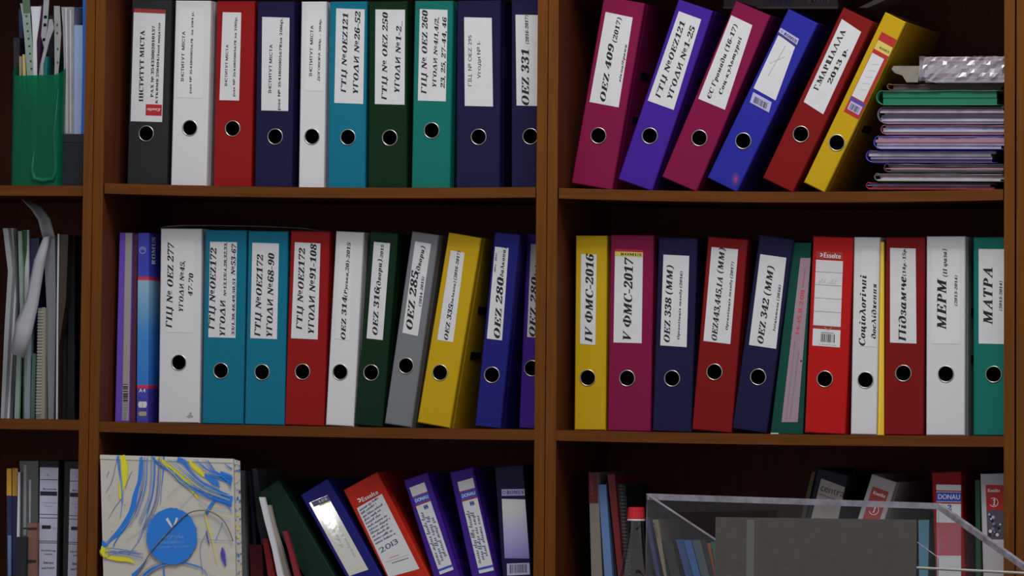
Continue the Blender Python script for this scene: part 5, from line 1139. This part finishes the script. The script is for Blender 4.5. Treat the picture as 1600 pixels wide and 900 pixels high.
for i in range(26):
    q = L.uv(r.uniform(.1, .8), r.uniform(.03, .48)); L.mb.disc(q[0], q[1], r.uniform(1, 3), L.y-.05-.01*i, r.choice((PAPER2, LILAC, INK, INKGREY, INK, LABNAVY)), n=7)
L.done()
slab('clear_folder', 'light blue plastic folder just left of the red upright file', 'folder', rows(fP, (940, 1008, 530), (944, 1000, 880)), 70, 180, mat('pale_cyan', (62, 96, 112), .4), 'C3')

# acrylic stand on a desk in front of the bookcases, holding a frosted sheet
AC = clearmat('acrylic', (.99, .99, .99), .02, .05, .06, (.4, .4, .42)); ACE = mat('acrylic_edge', (104, 100, 108), .2, var=.3)  # edge carries its mottled reflections as colour noise
FROST = clearmat('frosted_grey', (.62, .62, .6), .72, .4, .12, (.12, .115, .105))
ZD = -690.0
def stand():
    BLp = (*bp(1011, 771, -330), -330); BRp = (*bp(1467, 786, -60), -60); FRp = (*bp(1652, 917, -330), -330); FLp = (*bp(1192, 891, -390), -390)
    V3 = lambda q: Vector((q[0], q[2], q[1])); A, B_, Cc, D = map(V3, (BLp, BRp, FRp, FLp))
    t = thing('leaflet_stand', 'clear acrylic leaflet stand with thick glassy edges in front of the bottom shelf', 'stand', A.x, A.y, ZD)
    O = Vector((A.x, A.y, ZD))
    def wall(p, q, name, th=7):
        d = (q-p); d2 = Vector((d.x, d.y, 0)).normalized(); n = Vector((-d2.y, d2.x, 0))*th*.5
        P0, P1 = p-O, q-O; b0 = Vector((P0.x, P0.y, 0)); b1 = Vector((P1.x, P1.y, 0)); mb = MB()
        mb.add([b0-n, b1-n, P1-n, P0-n, b0+n, b1+n, P1+n, P0+n], [(0, 1, 2, 3), (5, 4, 7, 6), (0, 3, 7, 4), (1, 5, 6, 2), (0, 4, 5, 1)], AC)
        w = mb.build(name, t)
        mb = MB(); h = Vector((0, 0, 10 if th > 5 else 2.5)); mb.add([P0-n*1.02-h, P1-n*1.02-h, P1-n*1.02, P0-n*1.02, P0+n*1.02-h, P1+n*1.02-h, P1+n*1.02, P0+n*1.02], [(0, 1, 2, 3), (5, 4, 7, 6), (3, 2, 6, 7), (0, 3, 7, 4), (1, 5, 6, 2)], ACE); mb.build('polished_edge', w)
    wall(A, B_, 'back_wall'); wall(B_, Cc, 'side_wall'); wall(A, D, 'side_wall', 3)
    mb = MB(); a0, b0, c0, d0 = [(v-O) for v in (A, B_, Cc, D)]
    mb.add([Vector((v.x, v.y, z)) for z in (0, 5) for v in (a0, b0, c0, d0)], [(0, 3, 2, 1), (4, 5, 6, 7), (0, 1, 5, 4), (1, 2, 6, 5), (2, 3, 7, 6), (3, 0, 4, 7)], AC); mb.build('base', t)
    l0 = V3((*bp(1428, 887, -300), -300))-O; l1 = V3((*bp(1648, 898, -330), -330))-O
    mb = MB(); mb.tube([l0, l1], 2.2, mat('acrylic_ledge', (128, 128, 124), .2), 8); mb.build('cross_bar', t)
    l0 = V3((*bp(1433, 847, -200), -200))-O; l1 = V3((*bp(1466, 871, -240), -240))-O; l2 = Vector((l1.x, l1.y, 5))
    mb = MB(); mb.tube([l0, l1, l2], 1.0, ACE, 6); mb.build('divider_edge', t)
    return t
stand()
def frosted():
    Y = -430; a = bp(1118, 808, Y); b = bp(1432, 812, Y); z = ZD
    t = thing('frosted_folder', 'frosted grey folder standing upright before the acrylic stand', 'folder', a.x, Y, z)
    mb = MB(); W = b.x-a.x; H = a.y-z; H2 = b.y-z
    mb.add([(0, 0, 0), (W, 0, 0), (W, 0, H2), (0, 0, H), (0, 6, 0), (W, 6, 0), (W, 6, H2), (0, 6, H)], [(0, 1, 2, 3), (5, 4, 7, 6), (0, 3, 7, 4), (1, 5, 6, 2), (3, 2, 6, 7)], mat('frosted_grey_plain', (58, 55, 51), .3, var=.1)); mb.build('cover', t)
    x = bp(1167, 812, Y).x-a.x; mb = MB(); mb.box(x, x+13, -.8, -.1, 0, H-3, mat('greenish_strip', (72, 76, 66), .5)); mb.build('strip', t)
frosted()
t = thing('office_desk', 'brown office desk standing before the bookcases and carrying the acrylic stand', 'desk', 700, -420, ZB-70)
hd = ZD-(ZB-70)
DW = wood('desk_top', (72, 44, 24), (56, 34, 20), 0)
mb = MB(); mb.box(-600, 600, -330, 400, hd-26, hd-.3, DW, 2); mb.build('desk_top', t)
for x in (-570, 540):
    for y in (-300, 340):
        mb = MB(); mb.box(x, x+30, y, y+30, 0, hd-26, mat('desk_metal', (60, 60, 62), .4)); mb.build('leg', t)
